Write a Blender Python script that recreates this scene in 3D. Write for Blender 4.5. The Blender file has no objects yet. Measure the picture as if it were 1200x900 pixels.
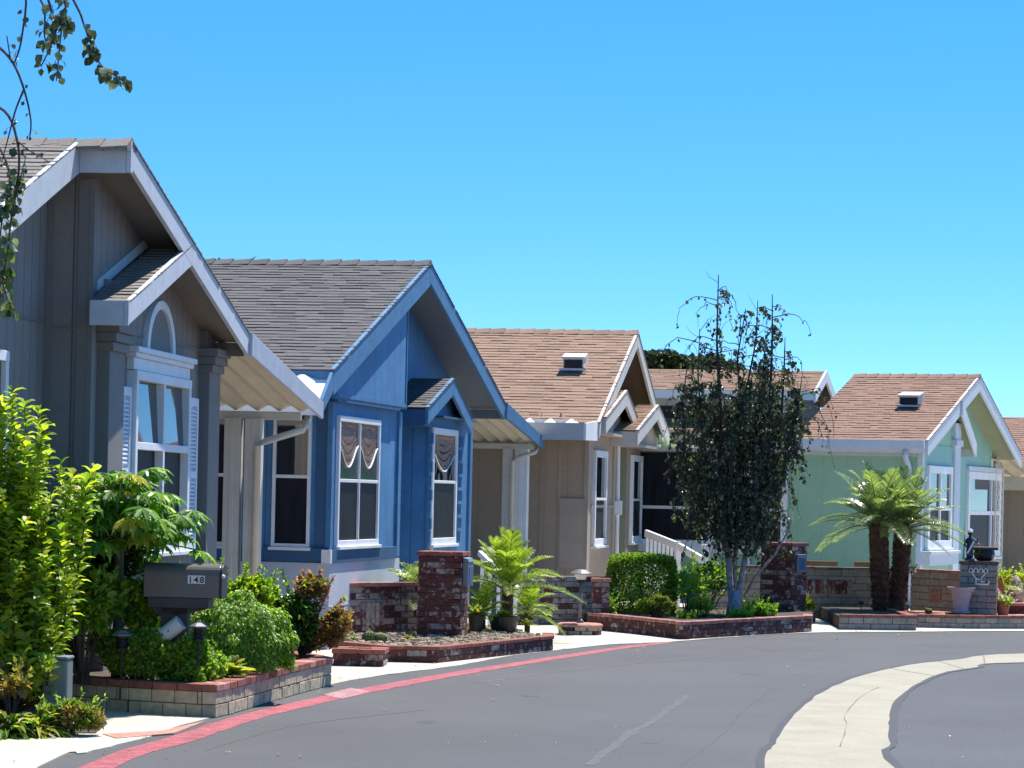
import bpy, bmesh, math, random
from math import sin, cos, radians, pi, sqrt, atan2
from mathutils import Vector, Matrix
C = bpy.context.scene
COL = C.collection
rnd = random.Random(7)

# ------------------------------------------------------------------ camera, sky, sun, exposure
FPX, CAMH, HOR, RHO = 3300.0, 1.65, 580.0, radians(1.3)
cd = bpy.data.cameras.new('camera'); cam = bpy.data.objects.new('camera', cd); COL.objects.link(cam)
cd.sensor_width = 36.0; cd.lens = 36.0 * FPX / 1200.0
cd.shift_y = (HOR - 450.0) / 1200.0
cd.clip_start = 0.3; cd.clip_end = 3000
# level camera with a small roll (the photograph leans 1.3 degrees)
cam.matrix_world = Matrix.Translation((0, 0, CAMH)) @ Matrix.Rotation(radians(90), 4, 'X') @ Matrix.Rotation(RHO, 4, 'Z')
C.camera = cam

SUN_EL, SUN_AZ = radians(63), radians(32)       # azimuth from +Y towards +X
w = bpy.data.worlds.new('World'); C.world = w; w.use_nodes = True
nt = w.node_tree; nt.nodes.clear()
out = nt.nodes.new('ShaderNodeOutputWorld'); bg = nt.nodes.new('ShaderNodeBackground')
sky = nt.nodes.new('ShaderNodeTexSky'); sky.sky_type = 'NISHITA'; sky.sun_disc = False
sky.sun_elevation = SUN_EL; sky.sun_rotation = SUN_AZ
sky.air_density = 1.0; sky.dust_density = 0.0; sky.ozone_density = 2.0; sky.altitude = 300
tc = nt.nodes.new('ShaderNodeTexCoord'); sep = nt.nodes.new('ShaderNodeSeparateXYZ'); comb = nt.nodes.new('ShaderNodeCombineXYZ')
ma = nt.nodes.new('ShaderNodeMath'); ma.operation = 'MULTIPLY_ADD'; ma.inputs[1].default_value = 2.5; ma.inputs[2].default_value = 0.085
nt.links.new(tc.outputs['Generated'], sep.inputs[0])
nt.links.new(sep.outputs['X'], comb.inputs['X']); nt.links.new(sep.outputs['Y'], comb.inputs['Y'])
nt.links.new(sep.outputs['Z'], ma.inputs[0]); nt.links.new(ma.outputs[0], comb.inputs['Z'])
nrm = nt.nodes.new('ShaderNodeVectorMath'); nrm.operation = 'NORMALIZE'
nt.links.new(comb.outputs[0], nrm.inputs[0]); nt.links.new(nrm.outputs[0], sky.inputs['Vector'])
hs = nt.nodes.new('ShaderNodeHueSaturation'); hs.inputs['Saturation'].default_value = 1.36; hs.inputs['Hue'].default_value = 0.496; hs.inputs['Value'].default_value = 0.90
nt.links.new(sky.outputs[0], hs.inputs['Color']); nt.links.new(hs.outputs[0], bg.inputs['Color'])
bg.inputs['Strength'].default_value = 0.15
nt.links.new(bg.outputs[0], out.inputs[0])
sd = bpy.data.lights.new('sun', 'SUN'); sun = bpy.data.objects.new('sun', sd); COL.objects.link(sun)
sd.energy = 5.0; sd.angle = radians(0.5); sd.color = (1.0, 0.95, 0.87)
sdir = Vector((cos(SUN_EL) * sin(SUN_AZ), cos(SUN_EL) * cos(SUN_AZ), sin(SUN_EL)))
sun.rotation_euler = sdir.to_track_quat('Z', 'Y').to_euler()
C.view_settings.view_transform = 'Standard'; C.view_settings.look = 'None'
C.view_settings.exposure = 0.8; C.view_settings.gamma = 1.0

# ------------------------------------------------------------------ measuring helpers
def ray(px, py):
    x = (px - 600) / FPX; y = (HOR - py) / FPX
    return (x * cos(RHO) - y * sin(RHO), 1.0, x * sin(RHO) + y * cos(RHO))
def G(px, py, z=0.0):
    r = ray(px, py); t = (z - CAMH) / r[2]
    return Vector((r[0] * t, t, z))
def A(px, py, d):
    r = ray(px, py); return Vector((r[0] * d, d, CAMH + r[2] * d))

# ------------------------------------------------------------------ mesh builder
class MB:
    def __init__(s): s.v = []; s.f = []; s.m = []
    def poly(s, pts, mi=0):
        b = len(s.v); s.v += [tuple(p) for p in pts]; s.f.append(tuple(range(b, b + len(pts)))); s.m.append(mi)
    def raw(s, vs, fs, mi=0):
        b = len(s.v); s.v += [tuple(p) for p in vs]
        for f in fs: s.f.append(tuple(b + i for i in f)); s.m.append(mi)
    def box(s, x0, x1, y0, y1, z0, z1, mi=0):
        if x0 > x1: x0, x1 = x1, x0
        if y0 > y1: y0, y1 = y1, y0
        vs = [(x0,y0,z0),(x1,y0,z0),(x1,y1,z0),(x0,y1,z0),(x0,y0,z1),(x1,y0,z1),(x1,y1,z1),(x0,y1,z1)]
        s.raw(vs, [(3,2,1,0),(4,5,6,7),(0,1,5,4),(1,2,6,5),(2,3,7,6),(3,0,4,7)], mi)
    def extr(s, pts, d, mi=0):
        """closed prism: polygon pts moved by vector d"""
        n = len(pts); a = [Vector(p) for p in pts]; b = [p + Vector(d) for p in a]
        s.raw(a + b, [tuple(range(n - 1, -1, -1)), tuple(range(n, 2 * n))] + [(i, (i + 1) % n, n + (i + 1) % n, n + i) for i in range(n)], mi)
    def obox(s, c, ax, ay, az, hx, hy, hz, mi=0):
        c = Vector(c); ax, ay, az = Vector(ax), Vector(ay), Vector(az)
        vs = [c + ax*hx*i + ay*hy*j + az*hz*k for i, j, k in ((-1,-1,-1),(1,-1,-1),(1,1,-1),(-1,1,-1),(-1,-1,1),(1,-1,1),(1,1,1),(-1,1,1))]
        s.raw(vs, [(3,2,1,0),(4,5,6,7),(0,1,5,4),(1,2,6,5),(2,3,7,6),(3,0,4,7)], mi)
    def tube(s, pts, rad, n=8, mi=0, cap=True):
        pts = [Vector(p) for p in pts]
        if not hasattr(rad, '__len__'): rad = [rad] * len(pts)
        b = len(s.v); up = Vector((0.13, 0.21, 1)).normalized()
        for i, p in enumerate(pts):
            t = (pts[min(i + 1, len(pts) - 1)] - pts[max(i - 1, 0)]).normalized()
            a = t.cross(up)
            if a.length < 1e-3: a = t.cross(Vector((1, 0, 0)))
            a.normalize(); c = t.cross(a)
            for k in range(n):
                q = 2 * pi * k / n
                s.v.append(tuple(p + (a * cos(q) + c * sin(q)) * rad[i]))
        for i in range(len(pts) - 1):
            for k in range(n):
                s.f.append((b+i*n+k, b+i*n+(k+1)%n, b+(i+1)*n+(k+1)%n, b+(i+1)*n+k)); s.m.append(mi)
        if cap:
            s.f.append(tuple(b + k for k in range(n - 1, -1, -1))); s.m.append(mi)
            e = b + (len(pts) - 1) * n; s.f.append(tuple(e + k for k in range(n))); s.m.append(mi)
    def lathe(s, prof, c=(0, 0, 0), n=24, mi=0):
        b = len(s.v)
        for r, z in prof:
            for k in range(n):
                q = 2 * pi * k / n; s.v.append((c[0] + r * cos(q), c[1] + r * sin(q), c[2] + z))
        for i in range(len(prof) - 1):
            for k in range(n):
                s.f.append((b+i*n+k, b+i*n+(k+1)%n, b+(i+1)*n+(k+1)%n, b+(i+1)*n+k)); s.m.append(mi)
        s.f.append(tuple(b + k for k in range(n - 1, -1, -1))); s.m.append(mi)
        e = b + (len(prof) - 1) * n; s.f.append(tuple(e + k for k in range(n))); s.m.append(mi)
    def build(s, name, mats, parent=None, smooth=False, bevel=0):
        me = bpy.data.meshes.new(name); me.from_pydata(s.v, [], s.f)
        if not isinstance(mats, (list, tuple)): mats = [mats]
        for m in mats: me.materials.append(m)
        me.polygons.foreach_set('material_index', s.m)
        if smooth: me.polygons.foreach_set('use_smooth', [True] * len(s.f))
        me.update()
        o = bpy.data.objects.new(name, me); COL.objects.link(o)
        if parent is not None: o.parent = parent
        if bevel:
            b = o.modifiers.new('bevel', 'BEVEL'); b.width = bevel; b.segments = 2; b.limit_method = 'ANGLE'
        return o

def build_each(b, name, m, parent, bevel=0):
    """every loose piece of the builder becomes a part of its own"""
    par = list(range(len(b.v)))
    def fd(i):
        while par[i] != i: par[i] = par[par[i]]; i = par[i]
        return i
    for f in b.f:
        for k in f[1:]: par[fd(k)] = fd(f[0])
    grp = {}
    for f, mi in zip(b.f, b.m): grp.setdefault(fd(f[0]), []).append((f, mi))
    for g in grp.values():
        q = MB(); idx = {}
        for f, mi in g:
            for k in f:
                if k not in idx: idx[k] = len(q.v); q.v.append(b.v[k])
            q.f.append(tuple(idx[k] for k in f)); q.m.append(mi)
        q.build(name, m, parent, bevel=bevel)

def tag(o, label=None, cat=None, group=None, kind=None):
    if label: o['label'] = label
    if cat: o['category'] = cat
    if group: o['group'] = group
    if kind: o['kind'] = kind
    return o
def thing(name, label, cat, loc=(0, 0, 0), rz=0, group=None):
    o = bpy.data.objects.new(name, None); COL.objects.link(o); o.empty_display_size = 0.1
    o.location = loc; o.rotation_euler = (0, 0, rz)
    return tag(o, label, cat, group)

# ------------------------------------------------------------------ materials
def srgb(r, g, b):
    f = lambda c: ((c / 255 + 0.055) / 1.055) ** 2.4 if c > 10 else c / 255 / 12.92
    return (f(r), f(g), f(b), 1)
def mat(name, col, rough=0.7, noise=0.12, nscale=3.0, bump=0.0, bscale=60, metal=0.0, spec=0.4, fine=0.0, stain=0.0, stretch=None):
    m = bpy.data.materials.new(name); m.use_nodes = True; t = m.node_tree; N = t.nodes; L = t.links
    p = N['Principled BSDF']; p.inputs['Roughness'].default_value = rough; p.inputs['Metallic'].default_value = metal
    p.inputs['Specular IOR Level'].default_value = spec
    tcn = N.new('ShaderNodeTexCoord'); vec = tcn.outputs['Object']
    if stretch:
        mp = N.new('ShaderNodeMapping'); mp.inputs['Scale'].default_value = stretch; L.new(vec, mp.inputs[0]); vec = mp.outputs[0]
    col = tuple(col[:3]) + (1,)
    n1 = N.new('ShaderNodeTexNoise'); n1.inputs['Scale'].default_value = nscale; n1.inputs['Detail'].default_value = 8; n1.inputs['Roughness'].default_value = 0.65
    L.new(vec, n1.inputs['Vector'])
    cr = N.new('ShaderNodeValToRGB')
    cr.color_ramp.elements[0].position = 0.3; cr.color_ramp.elements[1].position = 0.7
    cr.color_ramp.elements[0].color = tuple(c * (1 - noise) for c in col[:3]) + (1,)
    cr.color_ramp.elements[1].color = tuple(min(1, c * (1 + noise)) for c in col[:3]) + (1,)
    L.new(n1.outputs['Fac'], cr.inputs[0]); last = cr.outputs[0]
    if fine:
        n3 = N.new('ShaderNodeTexNoise'); n3.inputs['Scale'].default_value = bscale; n3.inputs['Detail'].default_value = 3
        L.new(tcn.outputs['Object'], n3.inputs['Vector'])
        mr = N.new('ShaderNodeMapRange'); mr.inputs['From Min'].default_value = 0.3; mr.inputs['From Max'].default_value = 0.7
        mr.inputs['To Min'].default_value = 1 - fine; mr.inputs['To Max'].default_value = 1 + fine
        L.new(n3.outputs['Fac'], mr.inputs['Value'])
        mx = N.new('ShaderNodeMixRGB'); mx.blend_type = 'MULTIPLY'; mx.inputs[0].default_value = 1
        L.new(last, mx.inputs[1]); L.new(mr.outputs[0], mx.inputs[2]); last = mx.outputs[0]
    if stain:   # weathering with a shape of its own
        n2 = N.new('ShaderNodeTexNoise'); n2.inputs['Scale'].default_value = 1.3; n2.inputs['Detail'].default_value = 10; n2.inputs['Roughness'].default_value = 0.7
        mp2 = N.new('ShaderNodeMapping'); mp2.inputs['Scale'].default_value = (3.0, 3.0, 0.5); L.new(tcn.outputs['Object'], mp2.inputs[0]); L.new(mp2.outputs[0], n2.inputs['Vector'])
        r2 = N.new('ShaderNodeMapRange'); r2.inputs['From Min'].default_value = 0.52; r2.inputs['From Max'].default_value = 0.72
        r2.inputs['To Max'].default_value = stain; L.new(n2.outputs['Fac'], r2.inputs['Value'])
        mx = N.new('ShaderNodeMixRGB'); mx.inputs[2].default_value = tuple(c * 0.55 + 0.05 for c in col[:3]) + (1,)
        L.new(r2.outputs[0], mx.inputs[0]); L.new(last, mx.inputs[1]); last = mx.outputs[0]
    L.new(last, p.inputs['Base Color'])
    if bump:
        nb = N.new('ShaderNodeTexNoise'); nb.inputs['Scale'].default_value = bscale; nb.inputs['Detail'].default_value = 4
        L.new(tcn.outputs['Object'], nb.inputs['Vector'])
        b = N.new('ShaderNodeBump'); b.inputs['Strength'].default_value = bump; b.inputs['Distance'].default_value = 0.01
        L.new(nb.outputs['Fac'], b.inputs['Height']); L.new(b.outputs[0], p.inputs['Normal'])
    return m

def island_mat(name, cols, rough=0.85, noise=0.15, nscale=30, blotch=None, spec=0.3):
    """colour picked per shingle / brick / block, with optional worn blotches of another colour"""
    m = bpy.data.materials.new(name); m.use_nodes = True; t = m.node_tree; N = t.nodes; L = t.links
    p = N['Principled BSDF']; p.inputs['Roughness'].default_value = rough; p.inputs['Specular IOR Level'].default_value = spec
    g = N.new('ShaderNodeNewGeometry'); cr = N.new('ShaderNodeValToRGB')
    e = cr.color_ramp.elements; cr.color_ramp.interpolation = 'LINEAR'
    for i, c in enumerate(cols):
        pos = i / max(1, len(cols) - 1)
        el = e[i] if i < 2 else e.new(pos)
        el.position = pos; el.color = tuple(c[:3]) + (1,)
    L.new(g.outputs['Random Per Island'], cr.inputs[0]); last = cr.outputs[0]
    tcn = N.new('ShaderNodeTexCoord'); n1 = N.new('ShaderNodeTexNoise'); n1.inputs['Scale'].default_value = nscale; n1.inputs['Detail'].default_value = 6
    L.new(tcn.outputs['Object'], n1.inputs['Vector'])
    mr = N.new('ShaderNodeMapRange'); mr.inputs['From Min'].default_value = 0.3; mr.inputs['From Max'].default_value = 0.7
    mr.inputs['To Min'].default_value = 1 - noise; mr.inputs['To Max'].default_value = 1 + noise
    L.new(n1.outputs['Fac'], mr.inputs['Value'])
    mx = N.new('ShaderNodeMixRGB'); mx.blend_type = 'MULTIPLY'; mx.inputs[0].default_value = 1
    L.new(last, mx.inputs[1]); L.new(mr.outputs[0], mx.inputs[2]); last = mx.outputs[0]
    if blotch:
        bc, sc, th = blotch
        n2 = N.new('ShaderNodeTexNoise'); n2.inputs['Scale'].default_value = sc; n2.inputs['Detail'].default_value = 7; n2.inputs['Roughness'].default_value = 0.7
        L.new(tcn.outputs['Object'], n2.inputs['Vector'])
        r2 = N.new('ShaderNodeMapRange'); r2.inputs['From Min'].default_value = th; r2.inputs['From Max'].default_value = th + 0.05
        r2.inputs['To Max'].default_value = 0.85
        L.new(n2.outputs['Fac'], r2.inputs['Value'])
        mb = N.new('ShaderNodeMixRGB'); mb.inputs[2].default_value = tuple(bc[:3]) + (1,)
        L.new(r2.outputs[0], mb.inputs[0]); L.new(last, mb.inputs[1]); last = mb.outputs[0]
    L.new(last, p.inputs['Base Color'])
    b = N.new('ShaderNodeBump'); b.inputs['Strength'].default_value = 0.5; b.inputs['Distance'].default_value = 0.01
    L.new(n1.outputs['Fac'], b.inputs['Height']); L.new(b.outputs[0], p.inputs['Normal'])
    return m

def siding(name, col, step=0.2, noise=0.1, stain=0.0, groove=0.45):
    """vertical grooved panel siding; grooves every `step` metres along the wall"""
    m = mat(name, col, rough=0.75, noise=noise, nscale=2.0, stain=stain, fine=0.05, bscale=25)
    t = m.node_tree; N = t.nodes; L = t.links; p = N['Principled BSDF']
    tcn = N.new('ShaderNodeTexCoord'); sp = N.new('ShaderNodeSeparateXYZ'); L.new(tcn.outputs['Object'], sp.inputs[0])
    ad = N.new('ShaderNodeMath'); ad.operation = 'ADD'; L.new(sp.outputs[0], ad.inputs[0]); L.new(sp.outputs[1], ad.inputs[1])
    dv = N.new('ShaderNodeMath'); dv.operation = 'DIVIDE'; L.new(ad.outputs[0], dv.inputs[0]); dv.inputs[1].default_value = step
    fr = N.new('ShaderNodeMath'); fr.operation = 'FRACT'; L.new(dv.outputs[0], fr.inputs[0])
    ls = N.new('ShaderNodeMath'); ls.operation = 'LESS_THAN'; L.new(fr.outputs[0], ls.inputs[0]); ls.inputs[1].default_value = 0.012 / step
    src = p.inputs['Base Color'].links[0].from_socket
    mx = N.new('ShaderNodeMixRGB'); mx.blend_type = 'MIX'; mx.inputs[2].default_value = tuple(c * groove for c in col[:3]) + (1,)
    L.new(ls.outputs[0], mx.inputs[0]); L.new(src, mx.inputs[1]); L.new(mx.outputs[0], p.inputs['Base Color'])
    iv = N.new('ShaderNodeMath'); iv.operation = 'SUBTRACT'; iv.inputs[0].default_value = 1; L.new(ls.outputs[0], iv.inputs[1])
    b = N.new('ShaderNodeBump'); b.inputs['Strength'].default_value = 0.6; b.inputs['Distance'].default_value = 0.008
    L.new(iv.outputs[0], b.inputs['Height']); L.new(b.outputs[0], p.inputs['Normal'])
    return m

def leafmat(name, c0, c1, c2=None, trans=0.4, rough=0.42):
    m = bpy.data.materials.new(name); trans = min(0.6, trans*1.3); m.use_nodes = True; t = m.node_tree; N = t.nodes; L = t.links
    p = N['Principled BSDF']; p.inputs['Roughness'].default_value = rough; p.inputs['Specular IOR Level'].default_value = 0.5
    g = N.new('ShaderNodeNewGeometry'); cr = N.new('ShaderNodeValToRGB'); e = cr.color_ramp.elements
    e[0].color = tuple(c0) + (1,); e[1].color = tuple(c1) + (1,); e[1].position = 0.75 if c2 else 1
    if c2: x = e.new(1.0); x.color = tuple(c2) + (1,)
    L.new(g.outputs['Random Per Island'], cr.inputs[0]); L.new(cr.outputs[0], p.inputs['Base Color'])
    tr = N.new('ShaderNodeBsdfTranslucent'); gm = N.new('ShaderNodeMixRGB'); gm.blend_type = 'MULTIPLY'; gm.inputs[0].default_value = 1
    gm.inputs[2].default_value = (1.5, 1.6, 0.7, 1); L.new(cr.outputs[0], gm.inputs[1]); L.new(gm.outputs[0], tr.inputs[0])
    ms = N.new('ShaderNodeMixShader'); ms.inputs[0].default_value = trans
    L.new(p.outputs[0], ms.inputs[1]); L.new(tr.outputs[0], ms.inputs[2]); L.new(ms.outputs[0], N['Material Output'].inputs[0])
    return m

def glassmat(name, col=(0.015, 0.02, 0.03), wave=0.0, ior=1.9):
    m = bpy.data.materials.new(name); m.use_nodes = True; t = m.node_tree; N = t.nodes; L = t.links
    p = N['Principled BSDF']; p.inputs['Base Color'].default_value = tuple(col) + (1,); p.inputs['Roughness'].default_value = 0.02; p.inputs['IOR'].default_value = ior
    if wave:
        n = N.new('ShaderNodeTexNoise'); n.inputs['Scale'].default_value = 2.2; n.inputs['Detail'].default_value = 1
        tcn = N.new('ShaderNodeTexCoord'); L.new(tcn.outputs['Object'], n.inputs['Vector'])
        b = N.new('ShaderNodeBump'); b.inputs['Strength'].default_value = wave; b.inputs['Distance'].default_value = 0.02
        L.new(n.outputs['Fac'], b.inputs['Height']); L.new(b.outputs[0], p.inputs['Normal'])
    return m

M = {}
M['h1wall'] = siding('grey_siding', (0.25, 0.222, 0.208), 0.2, stain=0.2)
M['h1trim'] = mat('grey_trim', (0.20, 0.185, 0.18), noise=0.08)
M['h1fascia'] = mat('pale_blue_grey_fascia', (0.50, 0.53, 0.58), noise=0.1, nscale=8, stain=0.15)
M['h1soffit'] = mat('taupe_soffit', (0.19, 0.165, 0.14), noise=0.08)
M['shutter'] = mat('white_shutter_paint', (0.72, 0.76, 0.82), noise=0.05)
M['white'] = mat('white_paint', (0.76, 0.77, 0.78), noise=0.08, rough=0.5, stain=0.12)
M['offwhite'] = mat('off_white_metal', (0.62, 0.59, 0.53), noise=0.08, rough=0.5)
M['awning'] = mat('cream_awning_metal', (0.62, 0.56, 0.44), noise=0.1, rough=0.45, stain=0.2)
M['h2wall'] = siding('blue_siding', (0.068, 0.21, 0.405), 0.3, noise=0.22, stain=0.4, groove=0.6)
M['h2dark'] = mat('deep_blue_paint', (0.035, 0.10, 0.20), noise=0.1)
M['h2fascia'] = mat('blue_fascia', (0.065, 0.19, 0.35), noise=0.18, nscale=6, stain=0.15)
M['h2soffit'] = mat('blue_grey_soffit', (0.17, 0.20, 0.23), noise=0.08)
M['skirt'] = mat('pale_grey_skirting', (0.50, 0.53, 0.60), noise=0.07, stain=0.15)
M['h3wall'] = siding('tan_siding', (0.39, 0.305, 0.235), 0.3, noise=0.06, groove=0.85)
M['h3trim'] = mat('tan_trim', (0.40, 0.33, 0.27), noise=0.08)
M['h3fascia'] = mat('beige_fascia', (0.52, 0.49, 0.46), noise=0.08, nscale=6)
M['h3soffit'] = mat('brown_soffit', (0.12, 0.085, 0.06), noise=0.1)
M['h3green'] = mat('sage_bay_paint', (0.25, 0.27, 0.19), noise=0.1)
M['h4wall'] = siding('mint_siding', (0.31, 0.50, 0.34), 0.4, noise=0.05, groove=0.9)
M['h4front'] = siding('aqua_siding', (0.25, 0.46, 0.42), 0.4, noise=0.06, groove=0.85)
M['h4fascia'] = mat('white_blue_fascia', (0.55, 0.60, 0.66), noise=0.08, nscale=6)
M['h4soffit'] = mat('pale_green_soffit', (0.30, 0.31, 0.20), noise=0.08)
M['sh1'] = island_mat('weathered_tan_shingle', [(0.17, 0.15, 0.132), (0.215, 0.19, 0.168), (0.19, 0.17, 0.15)], noise=0.25, nscale=60)
M['sh2'] = island_mat('charcoal_shingle', [(0.078, 0.073, 0.073), (0.118, 0.11, 0.108), (0.096, 0.09, 0.089)], noise=0.25, nscale=60)
M['sh3'] = island_mat('brown_shingle', [(0.20, 0.125, 0.085), (0.29, 0.18, 0.12), (0.245, 0.15, 0.10)], noise=0.25, nscale=60)
M['sh4'] = island_mat('red_brown_shingle', [(0.20, 0.115, 0.08), (0.26, 0.152, 0.105), (0.23, 0.132, 0.093)], noise=0.3, nscale=30)
M['shbase'] = mat('roof_felt', (0.04, 0.036, 0.034))
M['glass'] = glassmat('window_glass', wave=0.05)
M['glasswave'] = glassmat('wavy_window_glass', wave=0.35)
M['screen'] = mat('insect_screen', (0.012, 0.014, 0.020), rough=0.5, noise=0.6, nscale=3, spec=0.2, stretch=(4, 4, 0.6))
M['dark'] = mat('dark_interior', (0.012, 0.013, 0.016), rough=0.6)
M['curtain'] = mat('brown_folded_curtain', (0.20, 0.115, 0.075), rough=0.5, noise=0.6, nscale=5, stretch=(1, 1, 5))
def asphalt(name, col):
    m = mat(name, col, rough=0.88, noise=0.15, nscale=0.3, bump=0.5, bscale=90, fine=0.34)
    return m
M['asphalt'] = asphalt('asphalt', (0.078, 0.078, 0.081))
M['asphalt2'] = asphalt('asphalt_newer', (0.074, 0.076, 0.082))
M['concrete'] = mat('pale_concrete', (0.46, 0.42, 0.35), rough=0.85, noise=0.12, nscale=1.2, bump=0.2, bscale=90, fine=0.12)
M['swale'] = mat('gutter_concrete', (0.31, 0.28, 0.215), rough=0.85, noise=0.13, nscale=1.6, bump=0.25, bscale=90, fine=0.14)
M['redpaint'] = mat('worn_red_curb_paint', (0.31, 0.07, 0.085), rough=0.7, noise=0.45, nscale=7, fine=0.5, bscale=60)
M['whitepaint'] = mat('worn_white_line_paint', (0.34, 0.17, 0.18), rough=0.7, noise=0.5, nscale=6, fine=0.4)
M['seal'] = mat('crack_sealer', (0.035, 0.035, 0.04), rough=0.7)
M['swalecrack'] = mat('concrete_joint', (0.17, 0.15, 0.12), rough=0.9, noise=0.3)
M['crack'] = mat('fine_asphalt_crack', (0.07, 0.072, 0.079), rough=0.9, noise=0.2)
M['scuff'] = mat('pale_tyre_scuff', (0.094, 0.094, 0.098), rough=0.9, noise=0.3, nscale=9)
M['dirt'] = mat('dry_ground', (0.24, 0.2, 0.15), rough=0.95, noise=0.3, nscale=0.6)
M['soil'] = mat('bed_soil', (0.07, 0.05, 0.035), rough=0.95, noise=0.4, nscale=9, bump=1.0, bscale=40)
M['gravel'] = island_mat('bed_pebble', [(0.28, 0.20, 0.13), (0.55, 0.44, 0.31), (0.42, 0.33, 0.23)], noise=0.2)
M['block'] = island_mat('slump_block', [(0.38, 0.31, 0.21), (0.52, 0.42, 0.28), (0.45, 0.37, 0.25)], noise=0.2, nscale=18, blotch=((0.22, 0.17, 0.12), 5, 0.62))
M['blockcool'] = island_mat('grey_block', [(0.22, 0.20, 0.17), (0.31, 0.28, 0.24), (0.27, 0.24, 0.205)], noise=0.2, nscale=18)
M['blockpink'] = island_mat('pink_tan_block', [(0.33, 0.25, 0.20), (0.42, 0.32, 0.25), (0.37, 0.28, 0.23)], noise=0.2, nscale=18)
M['brick'] = island_mat('used_red_brick', [(0.07, 0.024, 0.022), (0.135, 0.045, 0.038), (0.10, 0.034, 0.03), (0.085, 0.035, 0.032)], noise=0.3, nscale=30, blotch=((0.36, 0.30, 0.27), 11, 0.55))
M['brickwhite'] = island_mat('whitewashed_brick', [(0.36, 0.30, 0.27), (0.24, 0.16, 0.145), (0.42, 0.37, 0.34)], noise=0.35, nscale=30, blotch=((0.12, 0.04, 0.035), 11, 0.50))
M['cap'] = island_mat('red_cap_brick', [(0.19, 0.065, 0.05), (0.29, 0.11, 0.08), (0.24, 0.085, 0.065)], noise=0.25, nscale=20, blotch=((0.42, 0.30, 0.26), 8, 0.66))
M['cappink'] = island_mat('pinkish_cap_brick', [(0.30, 0.11, 0.085), (0.45, 0.22, 0.17), (0.36, 0.15, 0.12)], noise=0.25, nscale=20, blotch=((0.5, 0.4, 0.36), 8, 0.60))
M['mortar'] = mat('mortar', (0.10, 0.085, 0.075), rough=0.95, noise=0.3, nscale=20)
M['mortarlight'] = mat('grey_mortar', (0.16, 0.145, 0.125), rough=0.95, noise=0.3, nscale=20)
M['mailbox'] = mat('brown_grey_painted_steel', (0.135, 0.115, 0.11), rough=0.38, noise=0.12, nscale=4, fine=0.06)
M['post'] = mat('dark_post_paint', (0.05, 0.048, 0.05), rough=0.6)
M['pvc'] = mat('white_plastic', (0.55, 0.57, 0.60), rough=0.4, noise=0.05)
M['utility'] = mat('grey_green_cabinet_paint', (0.15, 0.185, 0.17), rough=0.55, noise=0.1, nscale=5)
M['black'] = mat('black_metal', (0.018, 0.018, 0.02), rough=0.45)
M['lightcap'] = mat('worn_grey_metal', (0.16, 0.15, 0.16), rough=0.5)
M['lampglass'] = mat('frosted_lamp_glass', (0.55, 0.52, 0.45), rough=0.3)
M['pot'] = mat('black_glazed_pot', (0.02, 0.02, 0.022), rough=0.3)
M['terracotta'] = mat('terracotta', (0.38, 0.15, 0.08), rough=0.8, noise=0.2)
M['urn'] = mat('grey_stone_urn', (0.36, 0.34, 0.36), rough=0.7, noise=0.15, nscale=12)
M['wood'] = mat('weathered_wood', (0.30, 0.17, 0.07), rough=0.8, noise=0.25, nscale=6)
M['bark'] = mat('dark_bark', (0.06, 0.045, 0.035), rough=0.9, noise=0.4, nscale=20, bump=0.8, bscale=50)
M['papayabark'] = mat('papaya_bark', (0.10, 0.085, 0.06), rough=0.8, noise=0.3, nscale=25, bump=0.5, bscale=40)
M['birchbark'] = mat('white_birch_bark', (0.30, 0.27, 0.28), rough=0.7, noise=0.55, nscale=14, bump=0.4, bscale=30)
M['palmbark'] = mat('fibrous_palm_bark', (0.10, 0.05, 0.03), rough=0.95, noise=0.5, nscale=30, bump=1.0, bscale=60)
M['stem'] = mat('green_stem', (0.12, 0.17, 0.05), rough=0.6)
M['lime'] = leafmat('lime_leaf', (0.18, 0.26, 0.02), (0.40, 0.48, 0.035), (0.56, 0.56, 0.06), trans=0.45)
M['mid'] = leafmat('mid_green_leaf', (0.06, 0.14, 0.018), (0.17, 0.31, 0.03), (0.30, 0.42, 0.05))
M['fresh'] = leafmat('fresh_green_leaf', (0.12, 0.23, 0.025), (0.28, 0.42, 0.05), (0.44, 0.54, 0.10))
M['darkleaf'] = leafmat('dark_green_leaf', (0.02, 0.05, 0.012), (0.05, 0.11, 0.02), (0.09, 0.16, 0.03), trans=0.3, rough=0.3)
M['papaya'] = leafmat('papaya_leaf', (0.06, 0.16, 0.02), (0.15, 0.32, 0.035), (0.32, 0.46, 0.04), trans=0.42)
M['birch'] = leafmat('birch_leaf', (0.03, 0.045, 0.02), (0.09, 0.11, 0.05), (0.30, 0.33, 0.20), trans=0.22, rough=0.25)
M['birchnear'] = leafmat('near_birch_leaf', (0.03, 0.05, 0.02), (0.07, 0.12, 0.03), (0.16, 0.24, 0.05), trans=0.35)
M['redleaf'] = leafmat('reddish_leaf', (0.16, 0.07, 0.05), (0.32, 0.14, 0.09), (0.40, 0.24, 0.10))
M['orangeleaf'] = leafmat('orange_leaf', (0.20, 0.14, 0.04), (0.38, 0.22, 0.07), (0.2, 0.25, 0.05))
M['yellowleaf'] = leafmat('yellow_leaf', (0.30, 0.30, 0.04), (0.50, 0.45, 0.10), (0.2, 0.3, 0.05))
M['olive'] = leafmat('olive_leaf', (0.11, 0.11, 0.03), (0.20, 0.20, 0.05), (0.32, 0.26, 0.10))
M['palm'] = leafmat('palm_leaf', (0.14, 0.21, 0.03), (0.28, 0.38, 0.05), (0.45, 0.50, 0.07), trans=0.4)
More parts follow.
